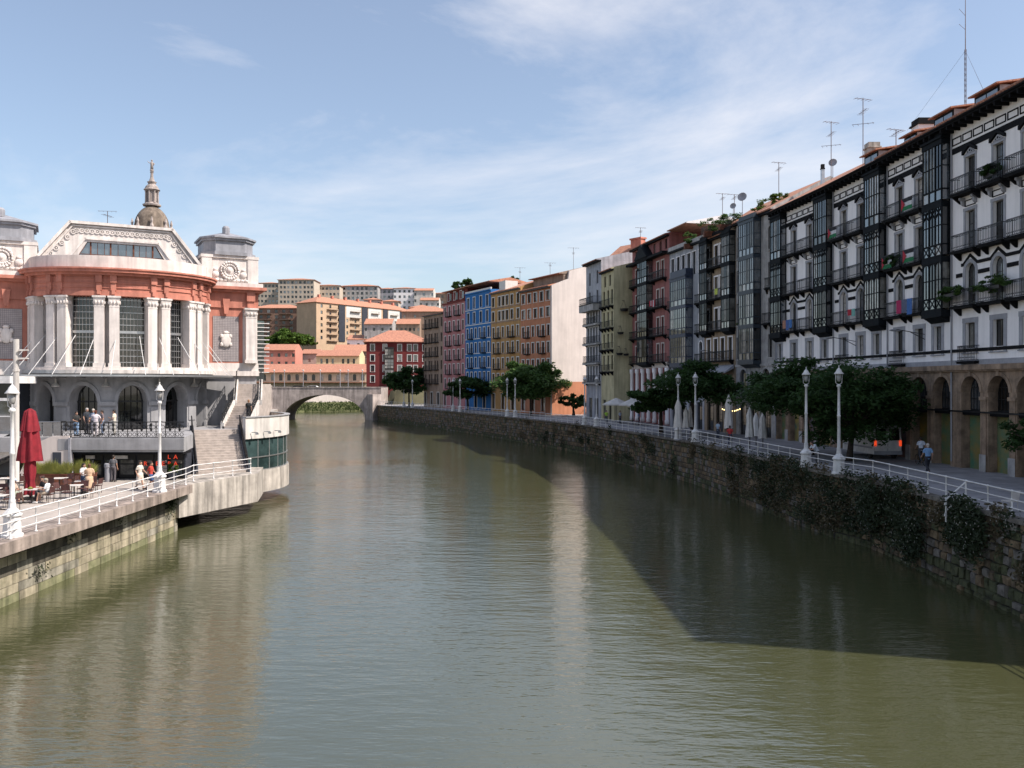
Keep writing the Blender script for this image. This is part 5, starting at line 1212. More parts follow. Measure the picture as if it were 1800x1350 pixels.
# ------------------------------------------------------------------ trees and plants
def leaves(mb, c, rx, ry, rz, n, size, rr, clumps=40, low=-.5):
    cs = []
    while len(cs) < clumps:
        v = Vector((rr.gauss(0, 1), rr.gauss(0, 1), rr.gauss(0, 1))).normalized()*rr.uniform(.45, 1.0)
        if v.z < low: continue
        cs.append((v, rr.uniform(.16, .34)))
    for i in range(n):
        v, r = rr.choice(cs)
        d = Vector((rr.gauss(0, 1), rr.gauss(0, 1), rr.gauss(0, .8))).normalized()*r*(rr.random()**.45)
        p = Vector((c[0]+(v.x+d.x)*rx, c[1]+(v.y+d.y)*ry, c[2]+(v.z+d.z)*rz))
        a = Vector((rr.gauss(0, 1), rr.gauss(0, 1), rr.gauss(0, .5))).normalized(); b = a.cross(Vector((rr.gauss(0, .5), rr.gauss(0, .5), 1))).normalized()
        s = size*rr.uniform(.6, 1.35); a = a*s; b = b*s*.55
        mb.add((p-a, p+b*.9-a*.1, p+a, p-b*.9+a*.1), ((0, 1, 2, 3),))
def tree(name, label, x, y, zg, h, rx, rz_, n, size, mat, lean=0., seed=1, clumps=45, ry=None, ztrunk=None, low=-.5):
    rr = random.Random(seed); T = thing(name, label, 'tree', (x, y, zg)); m = MB(); cz = h-rz_
    fork = max(1.2, cz-rz_*.55)
    m.tube([(0, 0, zg-.1), (.05, 0, zg+.6), (lean*.4, .05, zg+fork*.6), (lean*.7, 0, zg+fork)], [.32, .22, .19, .17], 8)
    for k in range(7):
        a = k*.9+rr.random()*.5; e = (lean+rx*.62*math.cos(a), rx*.6*math.sin(a), zg+cz+rz_*rr.uniform(-.1, .5))
        mid = (lean*.8+rx*.25*math.cos(a), rx*.25*math.sin(a), zg+(fork+cz)/2+.2); m.tube([(lean*.7, 0, zg+fork-.1), mid, e], [.13, .08, .03], 6)
    part('trunk', m, M.bark, T, True)
    lm = MB(); leaves(lm, (lean, 0, zg+cz), rx, ry or rx, rz_, n, size, rr, clumps, low)
    part('crown', lm, mat, T)
    return T
tree('plane_tree', 'large dark plane tree left of the van, behind the nearest lamps', 22.6, 65.5, ZP, 7.1, 4.4, 2.5, 17000, .17, M.leafd, -.6, 11, 75)
tree('plane_tree', 'dark plane tree in front of the white van and arcade', 23.4, 60.0, ZP, 6.5, 4.3, 2.7, 18000, .17, M.leafd, .4, 12, 80, low=-.85)
tree('plane_tree', 'dark tree spreading over the closed parasols before the tan house', 18.6, 89, ZP, 7.5, 5.0, 2.5, 12000, .22, M.leafd, 0, 13, 60)
tree('plane_tree', 'dark low tree at the left of the closed parasols', 16.0, 93, ZP, 5.2, 3.6, 1.7, 6000, .28, M.leafd, 0, 23, 36)
tree('plane_tree', 'large tree before the ochre and orange houses, its top in sun', 3.2, 148, ZP, 9.5, 6.0, 4.0, 16000, .32, M.leaf, 0, 14, 80)
tree('plane_tree', 'tree before the lower floors of the blue house', -8.8, 172, ZP, 6.9, 5.0, 2.6, 6000, .42, M.leafd, 0, 15, 40)
tree('plane_tree', 'tree beside the red apartment house at the bridge end', -24.2, 203, ZP, 9.0, 5.8, 3.4, 7000, .5, M.leafd, 0, 16, 45)
tree('young_tree', 'small bush tree under the cream wall beside the iron stair', px(1008, 145), 145, ZP, 3.6, 2.4, 1.4, 2000, .32, M.leafd, 0, 17, 20)
tree('young_tree', 'tree branch entering at the right edge above the pavement', 27.7, 45.5, ZP, 3.7, 1.8, 1.2, 3000, .15, M.leafd, 0, 18, 26)
for i, (pxl, d, yb, r) in enumerate(((497, 376, 600, 7.5), (512, 372, 604, 8), (527, 376, 602, 7), (486, 380, 604, 6))):
    x = px(pxl, d); zg = pz(yb+7, d); tree('hillside_tree', ['bright green tree at the left of the hillside grove', 'bright green tree in the middle of the hillside grove', 'bright green tree at the right of the hillside grove touching the tan flats', 'low green tree at the foot of the hillside grove'][i], x, d, min(zg, hz(x, d)), pz(578+i*5, d)-min(zg, hz(x, d)), r, (pz(578+i*5, d)-zg)*.5, 2500, .9, M.leafb, 0, 30+i, 30)
for i, (pxl, d, yb, h) in enumerate(((822, 530, 506, 6), (845, 550, 508, 4), (899, 520, 502, 6), (806, 520, 508, 4))):
    x = px(pxl, d); zb = pz(yb, d); g = hz(x, d); tree('hilltop_tree', ['dark tree on the skyline above the pink roof', 'low tree on the skyline between the blue and ochre roofs', 'dark conifer on the skyline above the ochre house', 'small tree on the skyline left above the pink roof'][i], x, d, g, zb+h-g, 4.0, h*.6, 900, 1.1, M.leafd, 0, 40+i, 14)
wp = MB(); fl2 = MB(); rr = random.Random(5)
dry = MB()
def weed(c, n_, rx_, rz_, nrm, drop=.6, dd=False):
    for _ in range(n_):
        u = rr.gauss(0, .45); w_ = rr.gauss(0, .42)-abs(rr.gauss(0, .3))*drop; o = abs(rr.gauss(0, .16))*min(rx_, 1.2)+.07
        t = Vector((nrm.y, -nrm.x)); p = Vector((c.x, c.y, 0))+Vector((t.x*u*rx_+nrm.x*o, t.y*u*rx_+nrm.y*o, c.z+w_*rz_))
        if p.z > ZP+.55: p.z = ZP+rr.uniform(0, .4)
        if p.z < .1: continue
        a = Vector((rr.gauss(0, 1), rr.gauss(0, 1), rr.gauss(-.3, .6))).normalized()*rr.uniform(.05, .13); b = a.cross(Vector((rr.gauss(0, 1), rr.gauss(0, 1), .4))).normalized()*.05
        (dry if dd else wp).add((p-a, p+b, p+a, p-b), ((0, 1, 2, 3),))
        if rr.random() < .04:
            q = p+Vector((nrm.x*.08, nrm.y*.08, .03)); s_ = .03; fl2.add((q+Vector((0, -s_, -s_)), q+Vector((0, s_, -s_)), q+Vector((0, s_, s_)), q+Vector((0, -s_, s_))), ((0, 1, 2, 3),))
for p, t, L_ in alongrail():
    n_ = Vector((-t.y, t.x))
    if p.y < 20 or p.y > 140: continue
    k = 0.
    while k < L_:
        c = p+t*k; dens = .95 if 42 < c.y < 64 else (.22 if c.y <= 42 else (.42 if c.y < 100 else .3))
        if rr.random() < dens: weed(Vector((c.x, c.y, rr.choice((ZP-.1, ZP-.3, ZP-.6, ZP-1.2, 2.0, 1.3)))), int(rr.uniform(120, 480) if c.y < 70 else rr.uniform(80, 260)), rr.uniform(.6, 1.9), rr.uniform(.4, 1.5), n_, .8, rr.random() < .4)
        k += .32 if c.y < 70 else .7
for q in ((19.8, 37.6, 3.3, 1.1), (19.8, 37.2, 2.6, 1.0), (19.7, 47.0, 2.6, 1.3), (19.9, 43.0, 1.6, 1.1)):
    for _ in range(5): weed(Vector((q[0], q[1]+rr.uniform(-.6, .6), q[2]+rr.uniform(-.4, .6))), 500, q[3], q[3], Vector((-1, 0)), .3)
o = inst(wp.mesh('wall_plants', fix=False), 'wall_plants', None, mat=M.ivy); o['kind'] = 'stuff'; o['label'] = 'dark weeds and shrubs hanging from the right river wall'
o = inst(dry.mesh('dry_wall_growth', fix=False), 'dry_wall_growth', None, mat=leafmat('dry_weed', (.13, .105, .06), (.06, .05, .03), .2)); o['kind'] = 'stuff'; o['label'] = 'dry brown growth among the weeds on the right river wall'
o = inst(fl2.mesh('wall_flowers', fix=False), 'wall_flowers', None, mat=M.flower); o['kind'] = 'stuff'; o['label'] = 'tiny pale flowers among the weeds on the right river wall'
wq = MB()
for q in ((33.5, 2.3, 90), (41, 2.3, 110), (46, 2.35, 90), (52.9, 2.45, 600), (38.2, 1.2, 45)):
    for _ in range(q[2]):
        p = Vector((-20.95+rr.uniform(0, .25)+(.7 if q[1] == 2.3 and False else 0), q[0]+rr.gauss(0, .35), q[1]-abs(rr.gauss(0, .5 if q[2] > 150 else .25)))); a = Vector((rr.gauss(0, 1), rr.gauss(0, 1), rr.gauss(0, .6))).normalized()*.09; b = a.cross(Vector((0, .3, 1))).normalized()*.045
        wq.add((p-a, p+b, p+a, p-b), ((0, 1, 2, 3),))
o = inst(wq.mesh('quay_weeds', fix=False), 'quay_weeds', None, mat=M.ivy); o['kind'] = 'stuff'; o['label'] = 'small weeds growing from the left quay wall'

# ------------------------------------------------------------------ people
def fuse(mb, vox):
    o = bpy.data.objects.new('tmp', mb.mesh('tmp')); COL.objects.link(o); md = o.modifiers.new('r', 'REMESH'); md.mode = 'VOXEL'; md.voxel_size = vox; md.use_smooth_shade = True
    dg = bpy.context.evaluated_depsgraph_get(); me = bpy.data.meshes.new_from_object(o.evaluated_get(dg)); old = o.data; bpy.data.objects.remove(o); bpy.data.meshes.remove(old); return me
def pose(kind):
    J = dict(pel=(0, 0, .95), che=(0, 0, 1.28), nek=(0, 0, 1.47), hed=(0, -.03, 1.61))
    for s, k in ((-1, 'l'), (1, 'r')):
        J.update({k+'hip': (s*.09, 0, .92), k+'kne': (s*.10, -.02, .50), k+'ank': (s*.10, .02, .09), k+'toe': (s*.12, -.16, .04), k+'sho': (s*.185, 0, 1.40), k+'elb': (s*.24, .03, 1.13), k+'wri': (s*.24, -.07, .89)})
    if kind == 'walk':
        J.update(lkne=(-.1, -.2, .52), lank=(-.1, -.30, .10), ltoe=(-.1, -.48, .08), rkne=(.1, .04, .50), rank=(.1, .34, .16), rtoe=(.1, .24, .03), lelb=(-.23, .12, 1.14), lwri=(-.23, .02, .92), relb=(.23, -.08, 1.14), rwri=(.22, -.28, .98))
    if kind == 'talk': J.update(relb=(.25, -.06, 1.14), rwri=(.12, -.26, 1.18), lelb=(-.25, -.02, 1.13), lwri=(-.14, -.24, 1.05))
    if kind == 'reach': J.update(relb=(.34, -.16, 1.18), rwri=(.52, -.34, 1.08), lelb=(-.30, -.12, 1.16), lwri=(-.22, -.32, 1.06))
    if kind == 'lean': J.update(che=(0, -.22, 1.22), nek=(0, -.34, 1.38), hed=(0, -.42, 1.50), lsho=(-.18, -.28, 1.33), rsho=(.18, -.28, 1.33), lelb=(-.22, -.44, 1.10), relb=(.22, -.44, 1.10), lwri=(-.06, -.62, 1.08), rwri=(.06, -.62, 1.08))
    if kind == 'sit':
        J = {k: (v[0], v[1]+(.0 if v[2] > .9 else 0), v[2]-.43) for k, v in J.items()}
        J.update(lhip=(-.09, 0, .52), rhip=(.09, 0, .52), lkne=(-.11, -.42, .53), rkne=(.12, -.42, .54), lank=(-.11, -.46, .09), rank=(.12, -.52, .09), ltoe=(-.12, -.62, .04), rtoe=(.13, -.7, .05), lelb=(-.25, -.10, .72), relb=(.25, -.10, .72), lwri=(-.12, -.34, .74), rwri=(.12, -.34, .74), che=(0, -.02, .86), nek=(0, -.06, 1.05), hed=(0, -.10, 1.19))
    return {k: Vector(v) for k, v in J.items()}
def body_meshes(kind):
    J = pose(kind); vox = .02
    def torso(m, g):
        d = J['che']-J['pel']
        m.ell(J['pel'], .165+g, .115+g, .13+g); m.ell(J['pel']+d*.5, .145+g, .10+g, .17+g); m.ell(J['che'], .175+g, .115+g, .20+g); m.tube([J['lsho'], J['che']+Vector((0, 0, .1)), J['rsho']], [.06+g, .085+g, .06+g], 8)
    b = MB(); torso(b, 0)
    b.tube([J['che'], J['nek'], J['hed']], [.07, .055, .055], 8); h = J['hed']
    b.ell(h, .078, .095, .118, 12, 10); b.ell(h+Vector((0, -.1, -.015)), .016, .02, .022, 6, 5); b.ell(h+Vector((0, -.07, -.075)), .045, .035, .035, 8, 6)
    for s in (-1, 1): b.ell(h+Vector((s*.08, 0, -.01)), .012, .02, .03, 6, 5)
    for k in 'lr':
        b.tube([J[k+'hip'], J[k+'kne'], J[k+'ank']], [.085, .058, .042], 8); b.tube([J[k+'ank'], J[k+'ank']+Vector((0, 0, -.05)), J[k+'toe']], [.045, .045, .035], 8)
        b.tube([J[k+'sho'], J[k+'elb'], J[k+'wri']], [.052, .042, .03], 8)
        d = (J[k+'wri']-J[k+'elb']).normalized(); b.tube([J[k+'wri'], J[k+'wri']+d*.09], [.034, .036], 8)
    body = fuse(b, vox)
    f = MB()
    for s, k in ((-1, 'l'), (1, 'r')):
        d = (J[k+'wri']-J[k+'elb']).normalized(); side = d.cross(Vector((0, 1, .2))).normalized(); c = Vector((0, -.03, -.02))
        for i, l in enumerate((.065, .078, .073, .058)):
            q = J[k+'wri']+d*.085+side*(.012*(i-1.5)*1.4); f.tube([q, q+d*l*.55, q+d*l*.9+c], [.009, .008, .007], 5)
        q = J[k+'wri']+d*.03-side*.03; f.tube([q, q+d*.03-side*.025, q+d*.065-side*.03], [.011, .009, .008], 5)
    bm = bmesh.new(); bm.from_mesh(body); bm.from_mesh(f.mesh('f', True)); bm.to_mesh(body); bm.free()
    sh = MB(); torso(sh, .018)
    for k in 'lr': sh.tube([J[k+'sho'], J[k+'sho'].lerp(J[k+'elb'], .75)], [.068, .062], 8)
    shirt = fuse(sh, vox)
    def legs(frac, pel=True):
        t = MB(); t.ell(J['pel'], .19, .137, .13)
        for k in 'lr':
            pts = [J[k+'hip'], J[k+'kne']] if frac > .5 else [J[k+'hip'], J[k+'hip'].lerp(J[k+'kne'], .75)]
            rad = [.105, .08] if frac > .5 else [.105, .1]
            if frac > .9: pts.append(J[k+'ank']+Vector((0, 0, .02))); rad.append(.068)
            t.tube(pts, rad, 8)
        return fuse(t, vox)
    shoe = MB()
    for k in 'lr': a = J[k+'ank']; shoe.tube([a+Vector((0, .05, -.04)), a+Vector((0, -.02, -.03)), J[k+'toe']+Vector((0, -.02, 0))], [.05, .055, .045], 8)
    hair = MB(); hair.lathe([(.09, .0), (.098, .05), (.088, .1), (.05, .135), (.01, .142)], 10, tuple(h+Vector((0, .018, -.005))), .92, 1.08); hair.ell(h+Vector((0, .06, -.02)), .075, .055, .09, 8, 6)
    lh = MB(); lh.tube([h+Vector((0, .05, .05)), h+Vector((0, .09, -.1)), h+Vector((0, .11, -.3))], [.09, .09, .05], 8)
    cap = MB(); cap.lathe([(.1, .03), (.1, .08), (.07, .13), (.01, .145)], 10, tuple(h), .95, 1.1); cap.hexa([h+Vector(v) for v in ((-.07, -.08, .03), (.07, -.08, .03), (.05, -.2, .02), (-.05, -.2, .02))], [h+Vector(v) for v in ((-.07, -.08, .05), (.07, -.08, .05), (.05, -.2, .035), (-.05, -.2, .035))])
    dress = MB()
    if kind != 'sit': dress.lathe([(.2, 1.0), (.21, .85), (.27, .4), (.29, .32)], 14, (0, 0, 0), 1, .85)
    return dict(body=body, shirt=shirt, long=legs(1), short=legs(.4), shoes=shoe.mesh('shoes', True), hair=hair.mesh('hair', True), longhair=lh.mesh('hair', True), cap=cap.mesh('cap', True), dress=dress.mesh('dress', True))
PC = {}
CM = {}
def cl(c):
    if c not in CM: CM[c] = pm('cloth_%d' % len(CM), c, .85, .15, 6)
    return CM[c]
M.skin = pm('skin', (.42, .24, .17), .6, .08, 8); M.hair = pm('dark_hair', (.03, .02, .015), .6, .3, 20)
def person(label, x, y, z, face, kind, top, bot, leg='long', hair='hair', hairc=None, s=1., capc=None, shoes=(.05, .05, .05), group=None):
    """face = heading in degrees, 0 looks at the camera (-Y), 90 looks to +X"""
    if kind not in PC: PC[kind] = body_meshes(kind)
    D = PC[kind]; T = tag(inst(D['body'], 'person', None, (x, y, z), M.skin, rz=R(face), scale=(s, s, s)), label, 'person', group)
    inst(D['shirt'], 'shirt', T, mat=cl(top)); inst(D['shoes'], 'shoes', T, mat=cl(shoes))
    if leg == 'dress': inst(D['dress'], 'dress', T, mat=cl(bot))
    else: inst(D[leg], 'trousers' if leg == 'long' else 'shorts', T, mat=cl(bot))
    inst(D['hair'], 'hair', T, mat=cl(hairc) if hairc else M.hair)
    if hair == 'longhair': inst(D['longhair'], 'long_hair', T, mat=cl(hairc) if hairc else M.hair)
    if capc: inst(D['cap'], 'cap', T, mat=cl(capc))
    return T
q = ZQ+.004
person('person in a red shirt and blue shorts walking by the quay lamp', px(265, 51.3), 51.3, q, 90, 'walk', (.50, .06, .04), (.05, .09, .2), 'short')
person('person in a white top and skirt walking behind the red shirt', px(246, 52.0), 52.0, q, 80, 'walk', (.68, .62, .54), (.62, .55, .48), 'dress', 'longhair')
person('person in grey clothes standing at the shop doors', px(199, 56.1), 56.1, q, 180, 'stand', (.12, .12, .13), (.10, .09, .10))
person('person in a white top and jeans talking beside the tables', px(147, 50.4), 50.4, q, 70, 'talk', (.66, .64, .64), (.035, .06, .12), 'long', 'longhair')
person('person in a long beige dress standing beside the tables', px(157, 50.0), 50.0, q, 200, 'talk', (.58, .40, .27), (.58, .40, .27), 'dress', 'hair', (.12, .06, .03))
fz_ = FT+.0
person('person in a black top at the left end of the terrace balustrade', px(134, 58.2), 58.2, fz_, 60, 'talk', (.03, .03, .03), (.2, .3, .45), s=.95)
person('grey haired person in a dark shirt on the terrace', px(152.5, 60.5), 60.5, fz_, 70, 'stand', (.035, .04, .05), (.06, .06, .07), 'long', 'hair', (.45, .42, .4), s=1.05)
person('person in a white blouse with arms on the terrace balustrade', px(168, 57.6), 57.6, fz_, 190, 'reach', (.66, .60, .64), (.6, .55, .56), 'long', 'hair', (.10, .03, .02))
person('person in a light cap behind the white blouse on the terrace', px(164, 60.2), 60.2, fz_, 20, 'stand', (.16, .2, .28), (.1, .1, .12), 'long', 'hair', None, 1.02, (.5, .45, .4))
person('person in dark grey by the terrace pier', px(180, 59.4), 59.4, fz_, -60, 'stand', (.15, .12, .13), (.25, .3, .4), s=.98)
person('person in a pale shirt at the right of the terrace group', px(201, 59.2), 59.2, fz_, -80, 'talk', (.70, .60, .48), (.35, .33, .3))
person('person in black climbing the middle stair flight', px(437, 68.8), 68.8, FT+.52, 180, 'walk', (.03, .03, .03), (.04, .04, .05), 'long', 'hair', (.3, .16, .08))
person('seated person in a blue cap and beige top at the parasol table', -26.55, 46.0, q, 80, 'sit', (.50, .40, .32), (.45, .52, .42), 'short', 'hair', None, 1., (.45, .52, .62))
person('seated person in a black shirt behind the parasol table', -25.5, 47.15, q, -20, 'sit', (.02, .02, .022), (.05, .05, .06))
person('seated person in a white shirt and grey cap at the parasol table', -24.75, 46.1, q, -85, 'sit', (.66, .68, .70), (.40, .32, .24), 'short', 'hair', (.3, .25, .2), 1., (.32, .30, .24), (.7, .68, .66))
person('seated person in a light blue shirt at the far left table', -30.0, 52.3, q, -30, 'sit', (.48, .52, .60), (.05, .06, .08))
p_ = ZP+.004
person('person in a blue shirt walking away along the promenade', px(1631, 51.5), 51.5, p_, 180, 'walk', (.20, .36, .60), (.03, .03, .04), 'long', 'hair', (.5, .45, .4), s=1.04)
person('person in a white shirt cycling away beside the arcade', px(1619, 57), 57.0, p_+.12, 180, 'walk', (.58, .62, .70), (.05, .05, .06), s=1.0)
person('person in a white shirt leaning on the railing between the lamps', px(1437, 56.4), 56.4, p_, -80, 'lean', (.62, .66, .70), (.12, .12, .13))
for i, (pxl, d, c, l) in enumerate(((1066, 118, (.40, .62, .08), 'person in a yellow green vest by the open white parasols'), (1090, 117, (.55, .6, .7), 'person in a pale blue shirt under the first open parasol'), (1123, 112, (.12, .22, .4), 'person in dark blue under the open white parasols'), (1262, 84, (.4, .5, .62), 'person in light blue by the closed parasols'), (1283, 75, (.5, .05, .05), 'person in red at the cafe tables by the railing'))):
    person(l, px(pxl, d), d, p_, 40*i, 'stand', c, (.06, .07, .1))

# ------------------------------------------------------------------ cafe furniture on the quay
def chair_meshes():
    s = MB().box(-.22, .22, -.22, .22, .43, .47); b = MB().hexa([(-.22, .20, .55), (.22, .20, .55), (.22, .24, .55), (-.22, .24, .55)], [(-.21, .28, .88), (.21, .28, .88), (.21, .31, .88), (-.21, .31, .88)])
    f = MB().tube([(0, .21, .45), (0, .30, .90)], .014, 5)
    return s.mesh('seat'), b.mesh('backrest'), f.mesh('back_post'), MB().tube([(0, 0, 0), (0, 0, .44)], .015, 5).mesh('leg')
CHM = chair_meshes(); TBM = (MB().box(-.38, .38, -.38, .38, .71, .74).mesh('table_top'), MB().tube([(0, 0, .04), (0, 0, .71)], .035, 8).mesh('stem'), MB().box(-.3, .3, -.04, .04, 0, .04).box(-.04, .04, -.3, .3, .001, .041).mesh('foot'))
def cafe_chair(label, x, y, z, rz):
    T = thing('cafe_chair', label, 'chair', (x, y, z), R(rz), 'brown cafe chairs on the quay')
    inst(CHM[0], 'seat', T, mat=M.wicker); inst(CHM[1], 'backrest', T, mat=M.wicker); [inst(CHM[2], 'back_post', T, (a, 0, 0), M.brownframe) for a in (-.215, .215)]
    for a in (-.19, .19):
        for b in (-.19, .19): inst(CHM[3], 'leg', T, (a, b, 0), M.brownframe)
def cafe_table(label, x, y, z):
    T = thing('cafe_table', label, 'table', (x, y, z), R(10), 'pale topped cafe tables on the quay')
    inst(TBM[0], 'table_top', T, mat=M.tabletop); inst(TBM[1], 'stem', T, mat=M.brownframe); inst(TBM[2], 'foot', T, mat=M.brownframe)
tabs = [(-25.65, 46.2, 'table with food by the red parasol', 3), (-24.3, 48.0, 'empty pale cafe table right of the seated group', 4), (-27.0, 51.6, 'empty pale cafe table in front of the planter', 4), (-24.9, 50.0, 'pale cafe table beside the two standing women', 3), (-25.9, 43.6, 'pale cafe table nearest the quay lamp at the left edge', 4), (-30.2, 51.6, 'pale cafe table of the person in light blue at the left', 3), (-27.9, 46.4, 'pale cafe table at the left edge behind the lamp', 4)]
tabs[3] = (-24.9, 50.2, 'pale cafe table beside the standing people and the planter', 3)
for i, (x, y, l, n) in enumerate(tabs):
    cafe_table(l, x, y, q)
    offs = [(-.75, -.05, 90), (.75, .05, -90), (.05, .8, 0), (0, -.8, 180)]
    if i == 0: offs = [(-.92, -.2, 90), (.9, -.1, -90), (.15, 1.0, 0)]
    for k in range(n): dx, dy, a = offs[k]; cafe_chair((('left', 'right', 'far side', 'near side')[k]+' brown chair of the '+l).replace('the empty', 'the').replace('the pale cafe', 'the'), x+dx, y+dy, q, a+random.uniform(-14, 14))
single('food_plate', MB().lathe([(.12, ZQ+.76), (.16, ZQ+.79), (.15, ZQ+.79)], 12, (-25.7, 46.15, 0)).ell((-25.7, 46.15, ZQ+.82), .09, .08, .05), M.grassy, 'plate of yellow food on the table by the parasol', 'plate')
# closed red parasol
RP = thing('parasol', 'tall closed dark red parasol tied at its foot among the tables', 'parasol', (px(53, 47.6), 47.6, q))
part('pole', MB().tube([(0, 0, q), (0, 0, q+5.0)], .05, 8), M.brownframe, RP)
def drape(mb, prof, nf, amp, seed):
    rr = random.Random(seed); n = nf*4; ph = [rr.uniform(-.3, .3) for _ in range(n)]
    vs = [];
    for r, z in prof:
        for j in range(n): a = 2*math.pi*j/n; k = 1+amp*math.sin(nf*a+ph[j]+z*.4)+.05*math.sin(3*a+z); vs.append((r*k*math.cos(a), r*k*math.sin(a), z+.1*r*math.sin(nf*a*.5+1)))
    k = len(prof); mb.add(vs, [(i*n+j, i*n+(j+1) % n, (i+1)*n+(j+1) % n, (i+1)*n+j) for i in range(k-1) for j in range(n)])
d1 = MB(); drape(d1, [(.52, q+2.1), (.47, q+2.8), (.36, q+3.6), (.27, q+4.3), (.2, q+4.8)], 7, .34, 1); C1 = part('canopy', d1, M.red, RP, True)
d2 = MB(); drape(d2, [(.44, q+3.75), (.38, q+4.1), (.30, q+4.55), (.24, q+4.85), (.05, q+5.0)], 6, .26, 2); part('top_flap', d2, M.red, C1, True)
d3 = MB(); drape(d3, [(.30, q+.25), (.24, q+.7), (.2, q+1.0), (.27, q+1.5), (.25, q+2.2)], 6, .32, 3); part('lower_skirt', d3, M.red, C1, True)
part('base', MB().box(-.45, .45, -.45, .45, q, q+.1), M.brownframe, RP)
# planter with grasses, bin, potted shrub
def planter(label, x0, x1, y, h, seed):
    T = thing('planter', label, 'planter', (x0, y, q)); part('trough', MB().box(0, x1-x0, 0, .6, q, q+h).box(-.03, x1-x0+.03, -.03, .63, q+h-.06, q+h), M.corten, T); g = MB(); rr = random.Random(seed)
    for _ in range(int(900*(x1-x0))):
        x = rr.uniform(.05, x1-x0-.05); y_ = rr.uniform(.05, .55); L2 = rr.uniform(.2, .62)+.35*rr.random()**3+.12*math.sin(x*5); dx, dy = rr.gauss(0, .2), rr.gauss(0, .2); w_ = .016
        g.add([(x-w_, y_, q+h), (x+w_, y_, q+h), (x+dx*.5+w_*.7, y_+dy*.5, q+h+L2*.65), (x+dx+.002, y_+dy, q+h+L2), (x+dx*.5-w_*.7, y_+dy*.5, q+h+L2*.65)], ((0, 1, 2, 3, 4),))
    part('grass', g, M.grassy, T)
planter('long rusty steel planter of yellow grass below the stone wall', -30.4, -27.6, 53.8, .75, 1); planter('short rusty steel planter of grass beside the standing people', -27.5, -26.3, 54.2, .75, 2)
single('litter_bin', MB().lathe([(.2, q), (.2, q+.9), (.24, q+.95), (.24, q+1.15), (.18, q+1.2)], 12, (px(190, 56.2), 56.2, 0)), M.zinc, 'grey cylindrical bin beside the shop doors', 'bin', smooth=False)
ps = thing('potted_shrub', 'round green potted shrub at the right end of the shopfront', 'plant', (-22.45, 57.2, q)); part('pot', MB().lathe([(.22, q), (.32, q+.5), (.34, q+.52)], 10), M.darkwall, ps); lm = MB(); leaves(lm, (0, 0, q+.75), .4, .4, .42, 1500, .07, random.Random(3), 20, -1); part('foliage', lm, M.leafb, ps)

# ------------------------------------------------------------------ promenade: parasols, van, bicycle, chair
def closed_par(label, x, y, h, s=1., mat=None):
    T = thing('parasol', label, 'parasol', (x, y, p_), 0, 'closed pale parasols on the promenade'); part('pole', MB().tube([(0, 0, p_), (0, 0, p_+h)], .04, 6), M.brownframe, T)
    d = MB(); drape(d, [(.32*s, p_+h*.3), (.30*s, p_+h*.45), (.22*s, p_+h*.65), (.24*s, p_+h*.8), (.03, p_+h)], 6, .18, int(x*10)); part('canopy', d, mat or M.canvas, T, True); part('base', MB().lathe([(.35, p_), (.35, p_+.08), (.06, p_+.1)], 10), M.graytrim, T)
for i, (pxl, d, h, l) in enumerate(((1192, 82.5, 4.0, 'tallest closed pale parasol beside the railing lamps'), (1281, 79, 4.4, 'closed pale parasol before the tan house, right of the trees'), (1318, 70, 3.5, 'closed white parasol left of the big dark tree'), (1329, 74, 2.9, 'short closed white parasol next to the dark tree'), (1341, 71, 3.0, 'closed white parasol touching the dark tree'), (1206, 88, 3.0, 'small closed parasol under the spreading tree, left'), (1214, 89, 3.1, 'small closed parasol under the spreading tree, right'))):
    closed_par(l, px(pxl, d), d, h, 1. if i > 1 else 1.15, M.whitepaint if i in (2, 3, 4) else None)
for i, (pxl, d, l) in enumerate(((1083, 118, 'leftmost open white parasol before the columns'), (1112, 115, 'middle open white parasol before the columns'), (1128, 111, 'rightmost open white parasol, half behind the tree'))):
    T = thing('open_parasol', l, 'parasol', (px(pxl, d), d, p_), R(10), 'open white parasols'); part('pole', MB().tube([(0, 0, p_), (0, 0, p_+3.4)], .04, 6), M.brownframe, T)
    m = MB(); m.lathe([(1.9, p_+2.45), (1.95, p_+2.6), (1.0, p_+3.05), (.05, p_+3.45)], 8); part('canopy', m, M.canvas, T); part('base', MB().lathe([(.4, p_), (.4, p_+.08), (.06, p_+.1)], 10), M.graytrim, T)
V = thing('delivery_van', 'white delivery van with lit tail lights parked behind the tree', 'van', (26.6, 61.2, p_), R(2))
vb = MB(); vb.prismx([(0, p_+.35), (0, p_+1.1), (.12, p_+2.3), (.3, p_+2.42), (3.6, p_+2.42), (4.5, p_+1.4), (5.3, p_+1.15), (5.35, p_+.35)], -.98, .98); part('body', vb, M.whitepaint, V)
for x in (-.48, .48): part('rear_window', MB().hexa([(x-.38, -.005, p_+1.35), (x+.38, -.005, p_+1.35), (x+.38, .1, p_+1.35), (x-.38, .1, p_+1.35)], [(x-.36, .09, p_+2.15), (x+.36, .09, p_+2.15), (x+.36, .2, p_+2.15), (x-.36, .2, p_+2.15)]), M.glass, V)
for x in (-.9, .9): part('tail_light', MB().box(x-.08, x+.08, -.04, .02, p_+.95, p_+1.35), M.tail, V)
